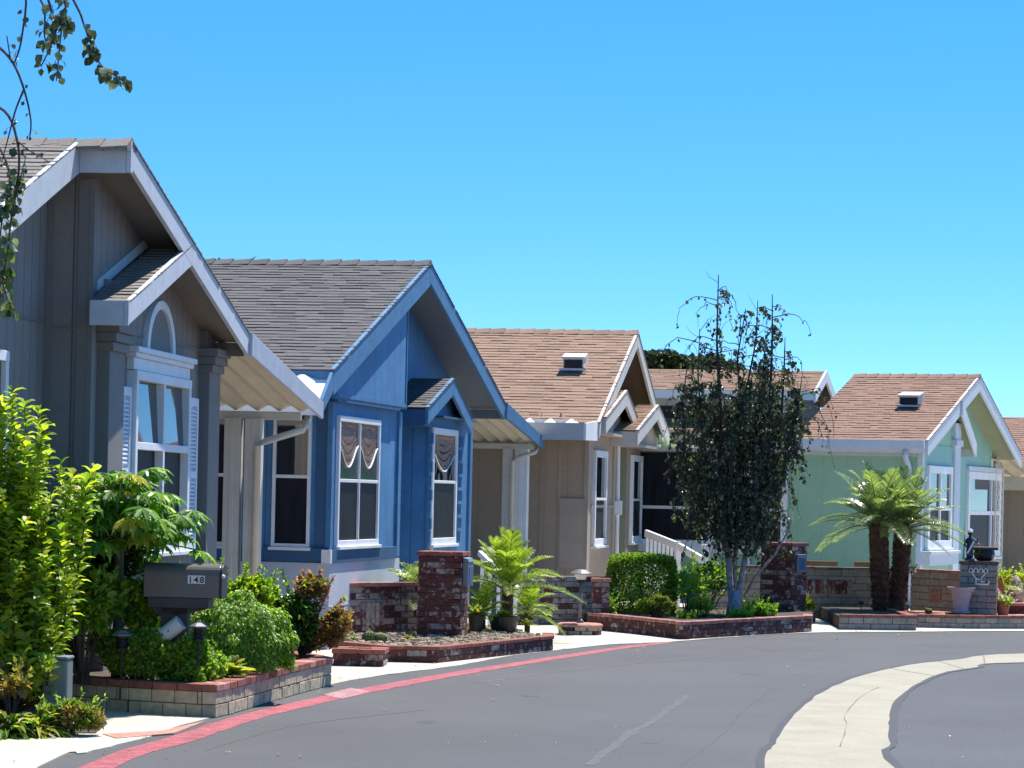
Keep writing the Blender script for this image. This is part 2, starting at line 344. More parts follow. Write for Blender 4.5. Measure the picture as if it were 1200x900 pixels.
M['palmgrey'] = leafmat('glossy_palm_leaf', (0.12, 0.17, 0.07), (0.24, 0.31, 0.14), (0.38, 0.46, 0.22), trans=0.35, rough=0.3)
M['hedge'] = leafmat('hedge_leaf', (0.10, 0.17, 0.012), (0.24, 0.33, 0.02), (0.40, 0.47, 0.04), trans=0.35)
M['farleaf'] = leafmat('distant_leaf', (0.03, 0.045, 0.02), (0.06, 0.08, 0.03), trans=0.2)
M['cactus'] = mat('cactus_skin', (0.07, 0.10, 0.035), rough=0.7, noise=0.3, nscale=30)
M['petal'] = leafmat('pale_petals', (0.5, 0.4, 0.5), (0.7, 0.6, 0.68), trans=0.3)
M['cloth'] = mat('lavender_cloth', (0.30, 0.24, 0.34), noise=0.6, nscale=22)
M['navy'] = mat('navy_paint', (0.02, 0.03, 0.06), rough=0.5)
M['dull'] = mat('dull_blue_grey_metal', (0.16, 0.19, 0.23), rough=0.5)
M['digit'] = mat('black_numeral', (0.01, 0.01, 0.012), rough=0.5)

# ------------------------------------------------------------------ setting: ground, road, pavement
def sheet(name, pts, z, m, kind='structure', skirt=0.0):
    b = MB(); P = [(p[0], p[1], z) for p in pts]
    if sum(P[i][0]*P[(i+1) % len(P)][1] - P[(i+1) % len(P)][0]*P[i][1] for i in range(len(P))) < 0: P.reverse()
    b.poly(P)
    if skirt:
        for i in range(len(P)):
            p, q = P[i], P[(i+1) % len(P)]; b.poly([(p[0], p[1], z-skirt), (q[0], q[1], z-skirt), q, p])
    o = b.build(name, m); return tag(o, kind=kind)
def smoothpath(pts, n=6):
    P = [Vector(p) for p in pts]; r = []
    for i in range(len(P) - 1):
        p0, p1, p2, p3 = P[max(i-1, 0)], P[i], P[i+1], P[min(i+2, len(P)-1)]
        for k in range(n):
            t = k / n
            r.append(0.5 * ((2*p1) + (-p0+p2)*t + (2*p0-5*p1+4*p2-p3)*t*t + (-p0+3*p1-3*p2+p3)*t**3))
    r.append(P[-1]); return r
def ribbon(name, L_, R_, z, m, jitter=0.0, kind='structure', parent=None):
    b = MB(); n = len(L_)
    vs = []
    for a, c in zip(L_, R_):
        vs.append((a[0] + rnd.uniform(-jitter, jitter), a[1] + rnd.uniform(-jitter, jitter), z))
        vs.append((c[0] + rnd.uniform(-jitter, jitter), c[1] + rnd.uniform(-jitter, jitter), z))
    b.raw(vs, [(2*i, 2*i+1, 2*i+3, 2*i+2) for i in range(n - 1)])
    lo = [(x, y, -0.003) for x, y, _ in vs]; b.raw(vs + lo, [q for i in range(n-1) for q in ((2*i, 2*i+2, 2*n+2*i+2, 2*n+2*i), (2*i+3, 2*i+1, 2*n+2*i+1, 2*n+2*i+3))])
    o = b.build(name, m, parent); return tag(o, kind=kind)

sheet('ground', [(-400, -60), (400, -60), (400, 900), (-400, 900)], -0.02, M['dirt'])
# concrete apron along the houses (everything left of the asphalt edge)
edge_px = [(50, 898), (100, 883), (160, 868), (240, 843), (310, 824), (388, 803), (455, 791), (527, 782), (593, 770), (650, 763), (713, 756), (780, 753), (860, 747), (950, 742), (1060, 741), (1200, 740)]
edge = [Vector((-2.75, -8, 0)), Vector((-2.72, 8, 0))] + [G(*p) for p in edge_px] + [Vector((12, 39.6, 0)), Vector((30, 44, 0))]
edge_s = smoothpath(edge, 6)
for p in edge_s:
    p.x += rnd.uniform(-0.015, 0.015); p.y += rnd.uniform(-0.03, 0.03)
left = [Vector((-25, p.y if p.y < 44 else 44, 0)) for p in edge_s]
apron = [(p.x, p.y) for p in edge_s] + [(30, 70), (-25, 70), (-25, -8)]
sheet('pavement', apron, 0.008, M['concrete'], skirt=0.012)
road = [(p.x - 0.5, p.y + 0.5) for p in reversed(edge_s)] + [(-3.4, -8.5), (60, -8.5), (60, 44)]
sheet('road', [(p[0], p[1]) for p in road], 0.0, M['asphalt'])
# worn gutter strip of sandy concrete (swale) with the newer asphalt beyond it
sl = smoothpath([Vector((0.9, 2, 0)), Vector((1.05, 9, 0))] + [G(*p) for p in [(893, 902), (905, 872), (925, 842), (960, 812), (1005, 793), (1060, 780), (1120, 773), (1200, 766)]] + [Vector((9.5, 33.6, 0)), Vector((14, 35.8, 0)), Vector((25, 38, 0))], 6)
sr = smoothpath([Vector((2.6, 2, 0)), Vector((2.3, 9, 0))] + [G(*p) for p in [(1052, 902), (1046, 872), (1046, 848), (1052, 822), (1075, 803), (1108, 789), (1145, 783), (1200, 777)]] + [Vector((9.5, 31.4, 0)), Vector((14.5, 33.3, 0)), Vector((26, 35, 0))], 6)
ribbon('gutter_strip', sl, sr, 0.005, M['swale'])
n_ = len(sl)
def off(path, d):
    r = []
    for i, p in enumerate(path):
        t = (path[min(i+1, len(path)-1)] - path[max(i-1, 0)]).normalized(); r.append(p + Vector((t.y, -t.x, 0)) * d)
    return r
ribbon('gutter_edge', off(sl, -0.035), off(sl, 0.02), 0.0065, M['seal'], 0.012)
ribbon('gutter_edge', off(sr, -0.02), off(sr, 0.035), 0.0065, M['seal'], 0.012)
newer = [(p.x, p.y) for p in off(sr, 0.03)] + [(60, 36), (60, -8), (2.63, -8)]
sheet('road_inner', newer, 0.002, M['asphalt2'], skirt=0.004)
# crack along the gutter
cl = [G(*p) for p in [(985, 876), (992, 850), (990, 838), (1008, 818), (1030, 806)]]
cl = smoothpath(cl, 5)
ribbon('gutter_crack', off(cl, -0.003), off(cl, 0.004), 0.0065, M['swalecrack'], 0.006)
for k in (40, 46, 52, 58, 64):
    if k < min(len(sl), len(sr)):
        d_ = (sr[k]-sl[k]).normalized(); t_ = Vector((-d_.y, d_.x, 0))*0.007; ribbon('gutter_joint', [sl[k]-t_, sr[k]-t_], [sl[k]+t_, sr[k]+t_], 0.0066, M['swalecrack'])
# red painted line
rl = smoothpath([Vector((-2.62, 3, 0)), Vector((-2.6, 10, 0))] + [G(*p) for p in [(93, 900), (200, 864), (283, 838), (377, 816), (455, 801), (530, 788), (600, 777), (680, 765), (740, 756.5), (785, 752.5)]], 6)
rr = smoothpath([Vector((-2.36, 3, 0)), Vector((-2.34, 10, 0))] + [G(*p) for p in [(140, 900), (235, 868), (310, 842), (400, 820.5), (475, 805), (545, 791.5), (612, 780), (690, 767.5), (748, 758.5), (787, 754)]], 6)
ribbon('red_line', rl, [a.lerp(c_, 0.88) for a, c_ in zip(rl, rr)], 0.003, M['redpaint'], 0.008)
ribbon('white_line_patch', [G(378, 814.5), G(412, 806.5)], [G(401, 819.5), G(433, 811)], 0.0045, M['whitepaint'])
# tyre scuffs and cracks in the asphalt
for i, (pp, wd, mm) in enumerate([([(690, 897), (735, 862), (775, 838), (806, 815)], 0.035, M['scuff']),
                    ([(560, 800), (700, 782), (850, 768)], 0.03, M['scuff']),
                    ([(800, 896), (850, 858), (868, 836), (905, 808)], 0.004, M['crack']),
                    ([(1190, 800), (1182, 815), (1195, 840)], 0.012, M['scuff']),
                    ([(240, 880), (350, 850), (500, 832)], 0.004, M['crack'])]):
    c_ = smoothpath([G(*q) for q in pp], 8)
    ribbon('road_scuff', off(c_, -wd), off(c_, wd), 0.0015, mm, 0.006 if wd < 0.02 else 0.02)

# ------------------------------------------------------------------ houses
class House:
    def __init__(s, name, label, phi, px, py, d):
        s.phi = radians(phi); r = ray(px, py); s.ox, s.oy = r[0] * d, d; s.zr = CAMH + r[2] * d
        s.e = thing(name, label, 'house', (s.ox, s.oy, 0), -s.phi)
    def loc(s, X, Y):
        dx, dy = X - s.ox, Y - s.oy; c, n = cos(s.phi), sin(s.phi); return dx*c - dy*n, dx*n + dy*c
    def F(s, px, py, v):
        r = ray(px, py); c, n = cos(s.phi), sin(s.phi)
        t = (v + s.ox*c - s.oy*n) / (r[0]*c - n); return s.loc(r[0]*t, t)[1], CAMH + r[2]*t
    def S(s, px, py, u):
        r = ray(px, py); c, n = cos(s.phi), sin(s.phi)
        t = (u + s.ox*n + s.oy*c) / (r[0]*n + c); return s.loc(r[0]*t, t)[0], CAMH + r[2]*t
    def W(s, v, u, z):
        c, n = cos(s.phi), sin(s.phi); return Vector((s.ox + v*c + u*n, s.oy - v*n + u*c, z))
# box on a wall: orient 'F' = street face (along u), 'S' = camera-facing side (along v); o0,o1 = distance out of the wall
def wb(b, ori, pl, a0, a1, z0, z1, o0, o1, mi=0):
    if ori == 'F': b.box(pl + o0, pl + o1, a0, a1, z0, z1, mi)
    else: b.box(a0, a1, pl - o1, pl - o0, z0, z1, mi)
def P3(ori, pl, a, z, o):
    return (pl + o, a, z) if ori == 'F' else (a, pl - o, z)

def shingles(b, v0, v1, uL, zL, uH, zH, step=0.14, tab=0.3, mi=0, seed=1):
    step *= 0.88; tab *= 0.75
    """stepped courses of shingle tabs on a slope that rises from (uL,zL) to (uH,zH)"""
    r = random.Random(seed); L_ = sqrt((uH-uL)**2 + (zH-zL)**2); n = max(2, round(L_ / step)); d = Vector((0, (uH-uL)/L_, (zH-zL)/L_))
    nv = Vector((0, -d.z, d.y));
    if nv.z < 0: nv = -nv
    o = Vector((0, uL, zL)); st = L_ / n
    for i in range(n):
        x = v0 - r.uniform(0, tab)
        while x < v1:
            a, c = max(x, v0), min(x + tab * r.choice((0.55, 0.8, 1.0, 1.2)), v1)
            if x + tab > v0 and c - a > 0.01:
                j = r.uniform(-0.010, 0.008); th = r.choice((0.009, 0.012, 0.015))
                lo = o + d * (st*i + j) ; hi = o + d * min(L_, st*(i+1) + 0.03)
                A0 = lo + nv*th; A1 = hi + nv*0.002; lo2 = lo - nv*0.004
                vs = [(a, A0.y, A0.z), (c, A0.y, A0.z), (c, A1.y, A1.z), (a, A1.y, A1.z), (a, lo2.y, lo2.z), (c, lo2.y, lo2.z), (c, hi.y, hi.z-0.004), (a, hi.y, hi.z-0.004)]
                b.raw(vs, [(0,1,2,3), (4,5,1,0), (1,5,6,2), (4,0,3,7)], mi)
            x = c if c > x else x + tab
def slope_slab(b, v0, v1, uL, zL, uH, zH, th=0.05, mi=0, top=-0.004):
    b.extr([(v0, uL, zL+top), (v0, uH, zH+top), (v0, uH, zH-th), (v0, uL, zL-th)], (v1 - v0, 0, 0), mi)
def rake(b, v0, v1, u0, z0, u1, z1, h=0.2, mi=0, top=0.012):
    """board along a gable edge, standing between v0 and v1"""
    b.extr([(v0, u0, z0+top), (v0, u1, z1+top), (v0, u1, z1-h), (v0, u0, z0-h)], (v1 - v0, 0, 0), mi)
def ridge_caps(b, v0, v1, u, z, pn, pf, mi=0, seed=3):
    r = random.Random(seed); x = v0
    while x < v1 - 0.02:
        e = min(x + 0.22, v1); t0 = 0.032 + r.uniform(0, 0.008); t1 = 0.018; w_ = 0.15
        vs = []
        for xx, t in ((x, t1), (e, t0)):
            vs += [(xx, u-w_, z - w_*pn + t*0.6), (xx, u, z + t + 0.01), (xx, u+w_, z - w_*pf + t*0.6), (xx, u+w_, z - w_*pf - 0.01), (xx, u-w_, z - w_*pn - 0.01)]
        b.raw(vs, [(0,1,6,5), (1,2,7,6), (5,6,7,8,9), (4,3,2,1,0), (2,3,8,7), (0,5,9,4)], mi); x = e

def window(par, ori, pl, a0, a1, z0, z1, cols=1, rail=None, fw=0.05, label=None, frame='white', up='glass', lo='screen', out_=0.04, inner=0.035, tilt=0.0):
    """window = casing and sash bars; its panes are sub-parts"""
    f = MB()
    wb(f, ori, pl, a0, a1, z1-fw, z1, -0.01, out_); wb(f, ori, pl, a0, a1, z0, z0+fw, -0.01, out_)
    wb(f, ori, pl, a0, a0+fw, z0+fw, z1-fw, -0.01, out_-0.003); wb(f, ori, pl, a1-fw, a1, z0+fw, z1-fw, -0.01, out_-0.003)
    wb(f, ori, pl, a0-0.02, a1+0.02, z0-0.035, z0-0.002, -0.01, out_+0.03)
    rl_ = rail if rail else (z0+z1)/2
    wb(f, ori, pl, a0+fw, a1-fw, rl_-inner/2, rl_+inner/2, -0.01, out_-0.006)
    for k in range(1, cols):
        c = a0 + (a1-a0)*k/cols; wb(f, ori, pl, c-inner/2, c+inner/2, z0+fw, z1-fw, -0.01, out_-0.004)
    o = f.build('window', M[frame], par, bevel=0.004)
    if label: o['label'] = label
    g = MB(); dt = (z1 - rl_) * tilt; pa, pb = a0+fw*0.8, a1-fw*0.8
    q = [P3(ori, pl, pa, rl_, 0.010+dt), P3(ori, pl, pa, z1-fw*0.8, 0.010), P3(ori, pl, pa, z1-fw*0.8, -0.008), P3(ori, pl, pa, rl_, -0.008)]
    g.extr(q, (0, pb-pa, 0) if ori == 'F' else (pb-pa, 0, 0)); g.build('pane', M[up], o)
    g = MB(); wb(g, ori, pl, a0+fw*0.8, a1-fw*0.8, z0+fw*0.8, rl_-0.002, -0.008, 0.012); g.build('pane', M[lo], o)
    return o

def corrugated(par, v0, v1, u0, z0, u1, z1, mname='awning', pitch=0.2, amp=0.035, label=None, flare=0.0):
    """sheet with ribs that run down the slope (along u)"""
    b = MB(); prof = []; x = v0
    while x < v1:
        for dx, h in ((0, 0), (0.12, 0.0), (0.5, 1), (0.62, 1)):
            if x + dx*pitch <= v1: prof.append((x + dx*pitch, h*amp))
        x += pitch
    prof.append((v1, prof[-1][1]))
    vs = []
    for (a, h) in prof:
        a2 = a + flare*(a-v0)/(v1-v0); vs += [(a, u0, z0+h), (a2, u1, z1+h), (a, u0, z0+h-0.006), (a2, u1, z1+h-0.006)]
    fs = []
    for i in range(len(prof)-1):
        k = 4*i; fs += [(k, k+1, k+5, k+4), (k+2, k+6, k+7, k+3), (k, k+4, k+6, k+2), (k+1, k+3, k+7, k+5)]
    b.raw(vs, fs); o = b.build('awning', M[mname], par)
    if label: o['label'] = label
    return o

def post(par, v, u, z0, z1, w_=0.09, m='offwhite'):
    b = MB(); b.box(v-w_/2, v+w_/2, u-w_/2, u+w_/2, z0, z1)
    b.box(v-w_*0.15, v+w_*0.15, u-w_/2-0.006, u+w_/2+0.006, z0, z1-0.01)
    return b.build('awning_post', M[m], par, bevel=0.006)

def pipe_elbow(par, pts, r=0.032, m='offwhite', name='downspout'):
    b = MB(); b.tube(pts, r, 10); return b.build(name, M[m], par, smooth=True)

def roof_vent(par, v, u, z, slope, w_=0.3):
    w_ *= 0.95
    b = MB(); h = 0.14
    b.box(v-w_/2-0.05, v+w_/2+0.05, u-0.2, u-0.17, z-0.03, z+0.0, 1)
    b.extr([(v-w_/2, u-0.17, z+0.02), (v-w_/2, u-0.17, z+h), (v-w_/2, u+0.12, z+h+0.06), (v-w_/2, u+0.3, z+h+0.02), (v-w_/2, u+0.3, z)], (w_, 0, 0), 0)
    b.box(v-w_/2+0.015, v+w_/2-0.015, u-0.18, u-0.165, z+0.01, z+h-0.02, 2)
    b.extr([(v-w_/2-0.02, u-0.2, z+h-0.005), (v-w_/2-0.02, u-0.2, z+h+0.02), (v-w_/2-0.02, u+0.12, z+h+0.085), (v-w_/2-0.02, u+0.12, z+h+0.062)], (w_+0.04, 0, 0), 0)
    b.build('roof_vent', [M['offwhite'], M['skirt'], M['dark']], par)

VB = -9.0
# ---------- grey house (nearest)
H1 = House('grey_house', 'nearest house, grey grooved siding with pale rakes and an arched white shuttered window', 6, 155, 167, 20.5)
e = H1.e; ZR = H1.zr; K1 = 1.045; e.location = (H1.ox*K1, H1.oy*K1, CAMH*(1-K1)); e.scale = (K1, K1, K1); PF, PN = 0.255, 0.35; VN = -0.38; UF = 4.44
zf = lambda u: ZR - PF*u
zn = lambda u: ZR + PN*u
VW = -0.36; VNW = -0.70; US = 0.30
b = MB()   # walls: near half set back, far half forward
b.extr([(VB, -4.0, 0), (VB, US, 0), (VB, US, zf(US)-0.07), (VB, 0, ZR-0.06), (VB, -4.0, zn(-4.0)-0.06)], (VNW-VB, 0, 0))
b.extr([(VB, US+0.002, 0), (VB, 4.62, 0), (VB, 4.62, zf(4.62)-0.06), (VB, US+0.002, zf(US)-0.075)], (VW-VB, 0, 0))
b.build('wall', M['h1wall'], e)
b = MB()   # trim bands and corner boards
b.box(VW-0.02, VW+0.02, US-0.018, US+0.09, 0, zf(US)-0.16)
b.box(VW-0.10, VW-0.0215, US-0.016, US+0.004, 0, zf(US)-0.16)
b.box(VNW+0.002, VNW+0.05, US-0.022, US, 0, zf(US)-0.12)
zs = 2.84
b.box(VNW-0.002, VNW+0.012, -4.0, US-0.02, zs, zs+0.02); b.box(VNW+0.05, VW-0.1, US-0.012, US+0.001, zs-0.04, zs-0.02)
b.box(VW, VW+0.012, 1.12, 4.0, zs-0.0, zs+0.02)
build_each(b, 'trim', M['h1trim'], e)
# pilasters with stepped capitals
for u0, u1 in ((0.52, 0.98), (4.05, 4.5)):
    p = MB(); p.box(VW-0.01, VW+0.10, u0, u1, 0, 2.72)
    for k, (dz, dv) in enumerate(((0, 0.03), (0.07, 0.055), (0.14, 0.08))):
        p.box(VW-0.01, VW+0.10+dv, u0-dv*0.6, u1+dv*0.6, 2.66+dz, 2.73+dz-0.002)
    p.box(VW-0.01, VW+0.06, u0+0.05, u1-0.05, 2.87, 3.2 if u0 < 1 else 3.1)
    p.build('pilaster', M['h1trim'], e, bevel=0.006)
# roof
r_ = MB()
slope_slab(r_, VB, VN-0.04, -4.35, zn(-4.35), 0, ZR, 0.05, 1); slope_slab(r_, VB, -0.04, 0.0, ZR, UF, zf(UF), 0.05, 1)
shingles(r_, VB, VN, -4.38, zn(-4.38), 0, ZR, 0.135, 0.3, 0, 11); shingles(r_, VB, 0.01, UF+0.02, zf(UF+0.02), 0, ZR, 0.14, 0.3, 0, 12)
ro = r_.build('roof', [M['sh1'], M['shbase']], e)
c_ = MB(); ridge_caps(c_, VB, 0.0, 0, ZR-0.01, PN, PF); c_.build('ridge_cap', M['sh1'], ro)
f = MB()
rake(f, VN-0.035, VN, -4.4, zn(-4.4), -0.0, ZR, 0.22); rake(f, -0.035, 0, 0.0, ZR, UF, zf(UF), 0.19)
f.box(VN+0.001, -0.036, -0.035, -0.001, ZR-0.225, ZR+0.004)   # short level board where the far slope reaches further out
f.box(-0.034, 0.002, -0.036, 0.03, ZR-0.222, ZR+0.006)
build_each(f, 'fascia', M['h1fascia'], e, bevel=0.004)
s_ = MB()
slope_slab(s_, VW-0.1, -0.036, 0.0, ZR-0.06, UF, zf(UF)-0.06, 0.022, 0, 0); slope_slab(s_, VNW-0.1, VN-0.036, -4.3, zn(-4.3)-0.06, -0.01, ZR-0.064, 0.022, 0, 0)
s_.box(VW-0.3, -0.037, UF-0.05, UF-0.02, zf(UF)-0.2, zf(UF)-0.083)
build_each(s_, 'soffit', M['h1soffit'], e)
# the small near slope over the window bay
us0, zs0 = 0.05, 2.99; us1 = (ZR - zs0 + 0.3*us0) / (PF + 0.3); zs1 = zf(us1)
r_ = MB(); slope_slab(r_, -0.30, -0.04, us0, zs0, us1-0.05, zs1-0.03, 0.05, 1); shingles(r_, -0.30, 0.0, us0-0.02, zs0, us1-0.03, zs1-0.02, 0.13, 0.26, 0, 14)
o = (slope_slab(r_, VW-0.03, -0.301, US+0.12, zs0+0.3*(US+0.12-us0), us1-0.05, zs1-0.03, 0.05, 0), r_.build('bay_roof', [M['sh1'], M['shbase']], e))[1]
f = MB(); rake(f, -0.036, -0.001, us0-0.02, zs0, us1-0.02, zs1-0.01, 0.165)
f.box(-0.29, -0.037, us0-0.05, us0-0.015, zs0-0.17, zs0+0.012); f.box(-0.036, 0.0005, us0-0.05, us0-0.02, zs0-0.172, zs0+0.014)
build_each(f, 'fascia', M['h1fascia'], e, bevel=0.004)
s_ = MB(); slope_slab(s_, -0.29, -0.038, us0, zs0-0.06, us1, zs1-0.06, 0.02, 0, 0); build_each(s_, 'soffit', M['h1soffit'], e)
f = MB(); uq = US+0.12; zq = zs0+0.3*(uq-us0); f.extr([(VW-0.01, uq, zq+0.0), (VW-0.01, us1-0.1, zs1-0.03), (VW-0.01, us1-0.1, zs1+0.05), (VW-0.01, uq, zq+0.08)], (0.035, 0, 0)); f.build('flashing', M['h1fascia'], e)
# arched window with crown and shutters
wn = window(e, 'F', VW, 1.46, 3.42, 1.12, 2.56, cols=2, rail=1.97, fw=0.075, up='glass', lo='screen', out_=0.085, inner=0.06, tilt=0.05)
for u0, u1 in ((1.02, 1.44), (3.44, 3.86)):
    p = MB(); wb(p, 'F', VW, u0, u0+0.055, 1.1, 2.42, 0, 0.05); wb(p, 'F', VW, u1-0.055, u1, 1.1, 2.42, 0, 0.05)
    for za, zb in ((1.1, 1.17), (1.73, 1.79), (2.35, 2.42)): wb(p, 'F', VW, u0+0.055, u1-0.055, za, zb, 0, 0.048)
    wb(p, 'F', VW, u0+0.05, u1-0.05, 1.15, 2.37, 0, 0.018)
    z = 1.185
    while z < 2.33:
        if abs(z-1.75) > 0.05:
            p.extr([(VW+0.018, u0+0.055, z), (VW+0.042, u0+0.055, z-0.008), (VW+0.042, u0+0.055, z+0.004), (VW+0.018, u0+0.055, z+0.022)], (0, u1-u0-0.11, 0))
        z += 0.034
    p.build('shutter', M['shutter'], e)
p = MB()
for za, zb, oo, ex in ((2.565, 2.66, 0.06, 0.0), (2.66, 2.70, 0.085, 0.03), (2.70, 2.745, 0.11, 0.06)): wb(p, 'F', VW, 1.44-ex, 3.44+ex, za, zb-0.001, 0, oo)
p.build('window_crown', M['white'], e, bevel=0.005)
p = MB(); uc = 2.44; ra, rb, hh = 0.50, 0.41, 0.42
pts0 = []; pts1 = []
for k in range(21):
    q = pi*k/20; pts0.append((uc - ra*cos(q), 2.747 + hh*sin(q))); pts1.append((uc - rb*cos(q), 2.747 + (hh-0.07)*sin(q)))
for k in range(20):
    a0, a1, b0, b1 = pts0[k], pts0[k+1], pts1[k], pts1[k+1]
    p.extr([(VW, a0[0], a0[1]), (VW, a1[0], a1[1]), (VW, b1[0], b1[1]), (VW, b0[0], b0[1])], (0.045, 0, 0))
p.build('arch_frame', M['white'], e)
p = MB(); p.extr([(VW, u_, z_) for u_, z_ in pts1], (0.02, 0, 0)); p.build('arch_panel', M['h1trim'], e)
window(e, 'F', VNW, -2.6, -0.78, 1.1, 2.58, cols=2, rail=1.97, fw=0.075, out_=0.05)
# patio awning beyond the far eave
AE = 6.25; za = zf(UF)-0.10; ze = 2.40
corrugated(e, -3.2, -0.005, UF-0.02, za-0.02, AE, ze, pitch=0.19, amp=0.05, flare=0.32)
f = MB(); f.extr([(0.0, UF+0.005, zf(UF)+0.012), (0.33, AE+0.05, ze+0.09), (0.33, AE+0.05, ze-0.07), (0.0, UF+0.005, zf(UF)-0.19)], (0.03, -0.0, 0)); f.build('awning_fascia', M['h1fascia'], e, bevel=0.004)
f = MB(); f.box(-3.2, 0.16, AE-0.09, AE+0.01, ze-0.09, ze-0.012)
f.build('gutter', M['offwhite'], e, bevel=0.01)
for px_ in (272, 296):
    v_ = H1.S(px_, 600, AE-0.06)[0]; post(e, v_, AE-0.06, 0.0, ze-0.08, 0.155)
va, vb_ = H1.S(359, 505, AE-0.1)[0], H1.S(303, 540, AE-0.1)[0]
pipe_elbow(e, [(va, AE-0.05, ze-0.06), (va, AE-0.08, ze-0.13), (va-0.03, AE-0.1, ze-0.18), (vb_+0.06, AE-0.14, ze-0.30), (vb_, AE-0.16, ze-0.34), (vb_, AE-0.16, 0.1)])

# ---------- blue house
H2 = House('blue_house', 'deep blue house with charcoal shingle roof and a small gabled window bay', 10.8, 505, 309, 33)
e = H2.e; ZR = H2.zr; zn = lambda u: ZR + 0.33*u; zf = lambda u: ZR - 0.308*u; UN, UF = -4.42, 4.76
VA, VL, VF_ = -0.08, -0.14, -0.50; UC, US = -4.0, -0.80
b = MB()
b.extr([(VB, UC+0.02, 2.6), (VB, US, 2.6), (VB, US, zn(US)-0.06), (VB, UC+0.02, zn(UC)-0.06)], (VA-VB, 0, 0))
b.extr([(VB, UC+0.02, 0.9), (VB, US-0.02, 0.9), (VB, US-0.02, 2.6), (VB, UC+0.02, 2.6)], (VL-VB, 0, 0))
b.extr([(VB, US-0.03, 0.0), (VB, 4.3, 0.0), (VB, 4.3, zf(4.3)-0.06), (VB, 0, ZR-0.06), (VB, US-0.03, zn(US)-0.065)], (VF_-VB, 0, 0))
b.extr([(VF_+0.001, 0.62, 0.0), (VF_+0.001, 3.15, 0.0), (VF_+0.001, 3.15, 2.6), (VF_+0.001, 1.9, 3.0), (VF_+0.001, 0.62, 2.6)], (-0.13-VF_, 0, 0))
b.build('wall', M['h2wall'], e)
b = MB(); b.box(VB, -0.11, UC+0.0, US-0.01, 0, 0.9); b.box(VB, -0.105, UC-0.012, US-0.005, 0.45, 0.458); b.build('skirting', M['skirt'], e)
b = MB()
wb(b, 'S', UC+0.02, -3.2, -0.12, 0.92, 1.05, 0.0, 0.05); wb(b, 'F', VL, -3.96, US-0.22, 0.9, 1.035, 0.0, 0.05)
b.box(VL+0.002, VA+0.01, UC+0.03, US-0.3, 2.575, 2.60)
wb(b, 'S', UC+0.02, VL-0.14, VL+0.02, 1.05, 2.6, 0.0, 0.015)
b.box(-0.13, -0.115, 0.64, 0.80, 0.2, 2.5); b.box(VF_, VF_+0.01, 0.4, 0.61, 0.2, 2.6)
build_each(b, 'trim', M['h2dark'], e)
b = MB(); wb(b, 'F', VA, UC+0.05, US-0.02, 2.62, 2.66, 0, 0.012); b.box(VL-0.001, VL+0.03, US-0.16, US-0.02, 0.92, 2.57); b.box(VL-0.02, VL+0.035, UC-0.01, UC+0.09, 1.06, 2.57)
b.box(-0.129, -0.10, 3.03, 3.16, 0.2, 2.5); b.box(-0.129, -0.10, 0.60, 0.66, 0.2, 2.5)
b.box(VA-0.01, VA+0.012, US-0.035, US+0.0, 2.6, zn(US)-0.2)
build_each(b, 'corner_board', M['h2fascia'], e)
b = MB(); b.box(VL-0.05, VL+0.05, UC-0.04, UC+0.02, 0.9, 1.04); b.box(-0.12, -0.09, 0.83, 0.86, 0.3, 2.45); build_each(b, 'corner_post', M['white'], e)
r_ = MB(); slope_slab(r_, VB, -0.04, UN, zn(UN), 0, ZR, 0.05, 1); slope_slab(r_, VB, -0.04, 0, ZR, UF, zf(UF), 0.05, 1)
shingles(r_, VB, 0.01, UN-0.02, zn(UN-0.02), 0, ZR, 0.145, 0.3, 0, 21); shingles(r_, VB, 0.01, UF+0.02, zf(UF+0.02), 0, ZR, 0.145, 0.3, 0, 22)
ro = r_.build('roof', [M['sh2'], M['shbase']], e); c_ = MB(); ridge_caps(c_, VB, 0.0, 0, ZR, 0.33, 0.308); c_.build('ridge_cap', M['sh2'], ro)
f = MB(); rake(f, -0.04, 0, UN, zn(UN), 0, ZR, 0.26); rake(f, -0.039, 0.001, 0, ZR-0.002, UF, zf(UF), 0.22)
f.box(VB, -0.041, UN-0.03, UN, zn(UN)-0.18, zn(UN)-0.01); build_each(f, 'fascia', M['h2fascia'], e, bevel=0.004)
s_ = MB(); slope_slab(s_, VF_-0.1, -0.041, 0.02, ZR-0.07, UF, zf(UF)-0.06, 0.025, 0, 0); slope_slab(s_, VF_-0.1, -0.041, US, zn(US)-0.08, 0.015, ZR-0.075, 0.02, 0, 0)
s_.box(VF_, -0.041, UF-0.06, UF-0.02, zf(UF)-0.21, zf(UF)-0.085); build_each(s_, 'soffit', M['h2soffit'], e)
# bay gable
vr = 0.02; pk = H2.F(532, 444, vr); el = H2.F(503, 478, vr); er = H2.F(553, 490, vr)
r_ = MB()
slope_slab(r_, VF_, vr-0.04, el[0]-0.03, el[1], pk[0], pk[1], 0.05, 1); slope_slab(r_, VF_, vr-0.04, pk[0], pk[1], er[0], er[1], 0.05, 1)
shingles(r_, VF_, vr+0.01, el[0]-0.05, el[1], pk[0], pk[1], 0.13, 0.24, 0, 23); shingles(r_, VF_, vr+0.01, er[0]+0.04, er[1], pk[0], pk[1], 0.13, 0.24, 0, 24)
r_.build('bay_roof', [M['sh2'], M['shbase']], e)
f = MB(); rake(f, vr-0.04, vr, el[0]-0.04, el[1], pk[0], pk[1], 0.20); rake(f, vr-0.039, vr+0.001, pk[0], pk[1]-0.002, er[0]+0.03, er[1], 0.20)
build_each(f, 'fascia', M['h2fascia'], e, bevel=0.004)
f = MB(); f.box(VF_+0.01, vr-0.042, el[0]-0.05, el[0]-0.01, el[1]-0.2, el[1]-0.02); f.box(VF_+0.02, vr-0.05, el[0]-0.01, 0.66, el[1]-0.21, el[1]-0.17)
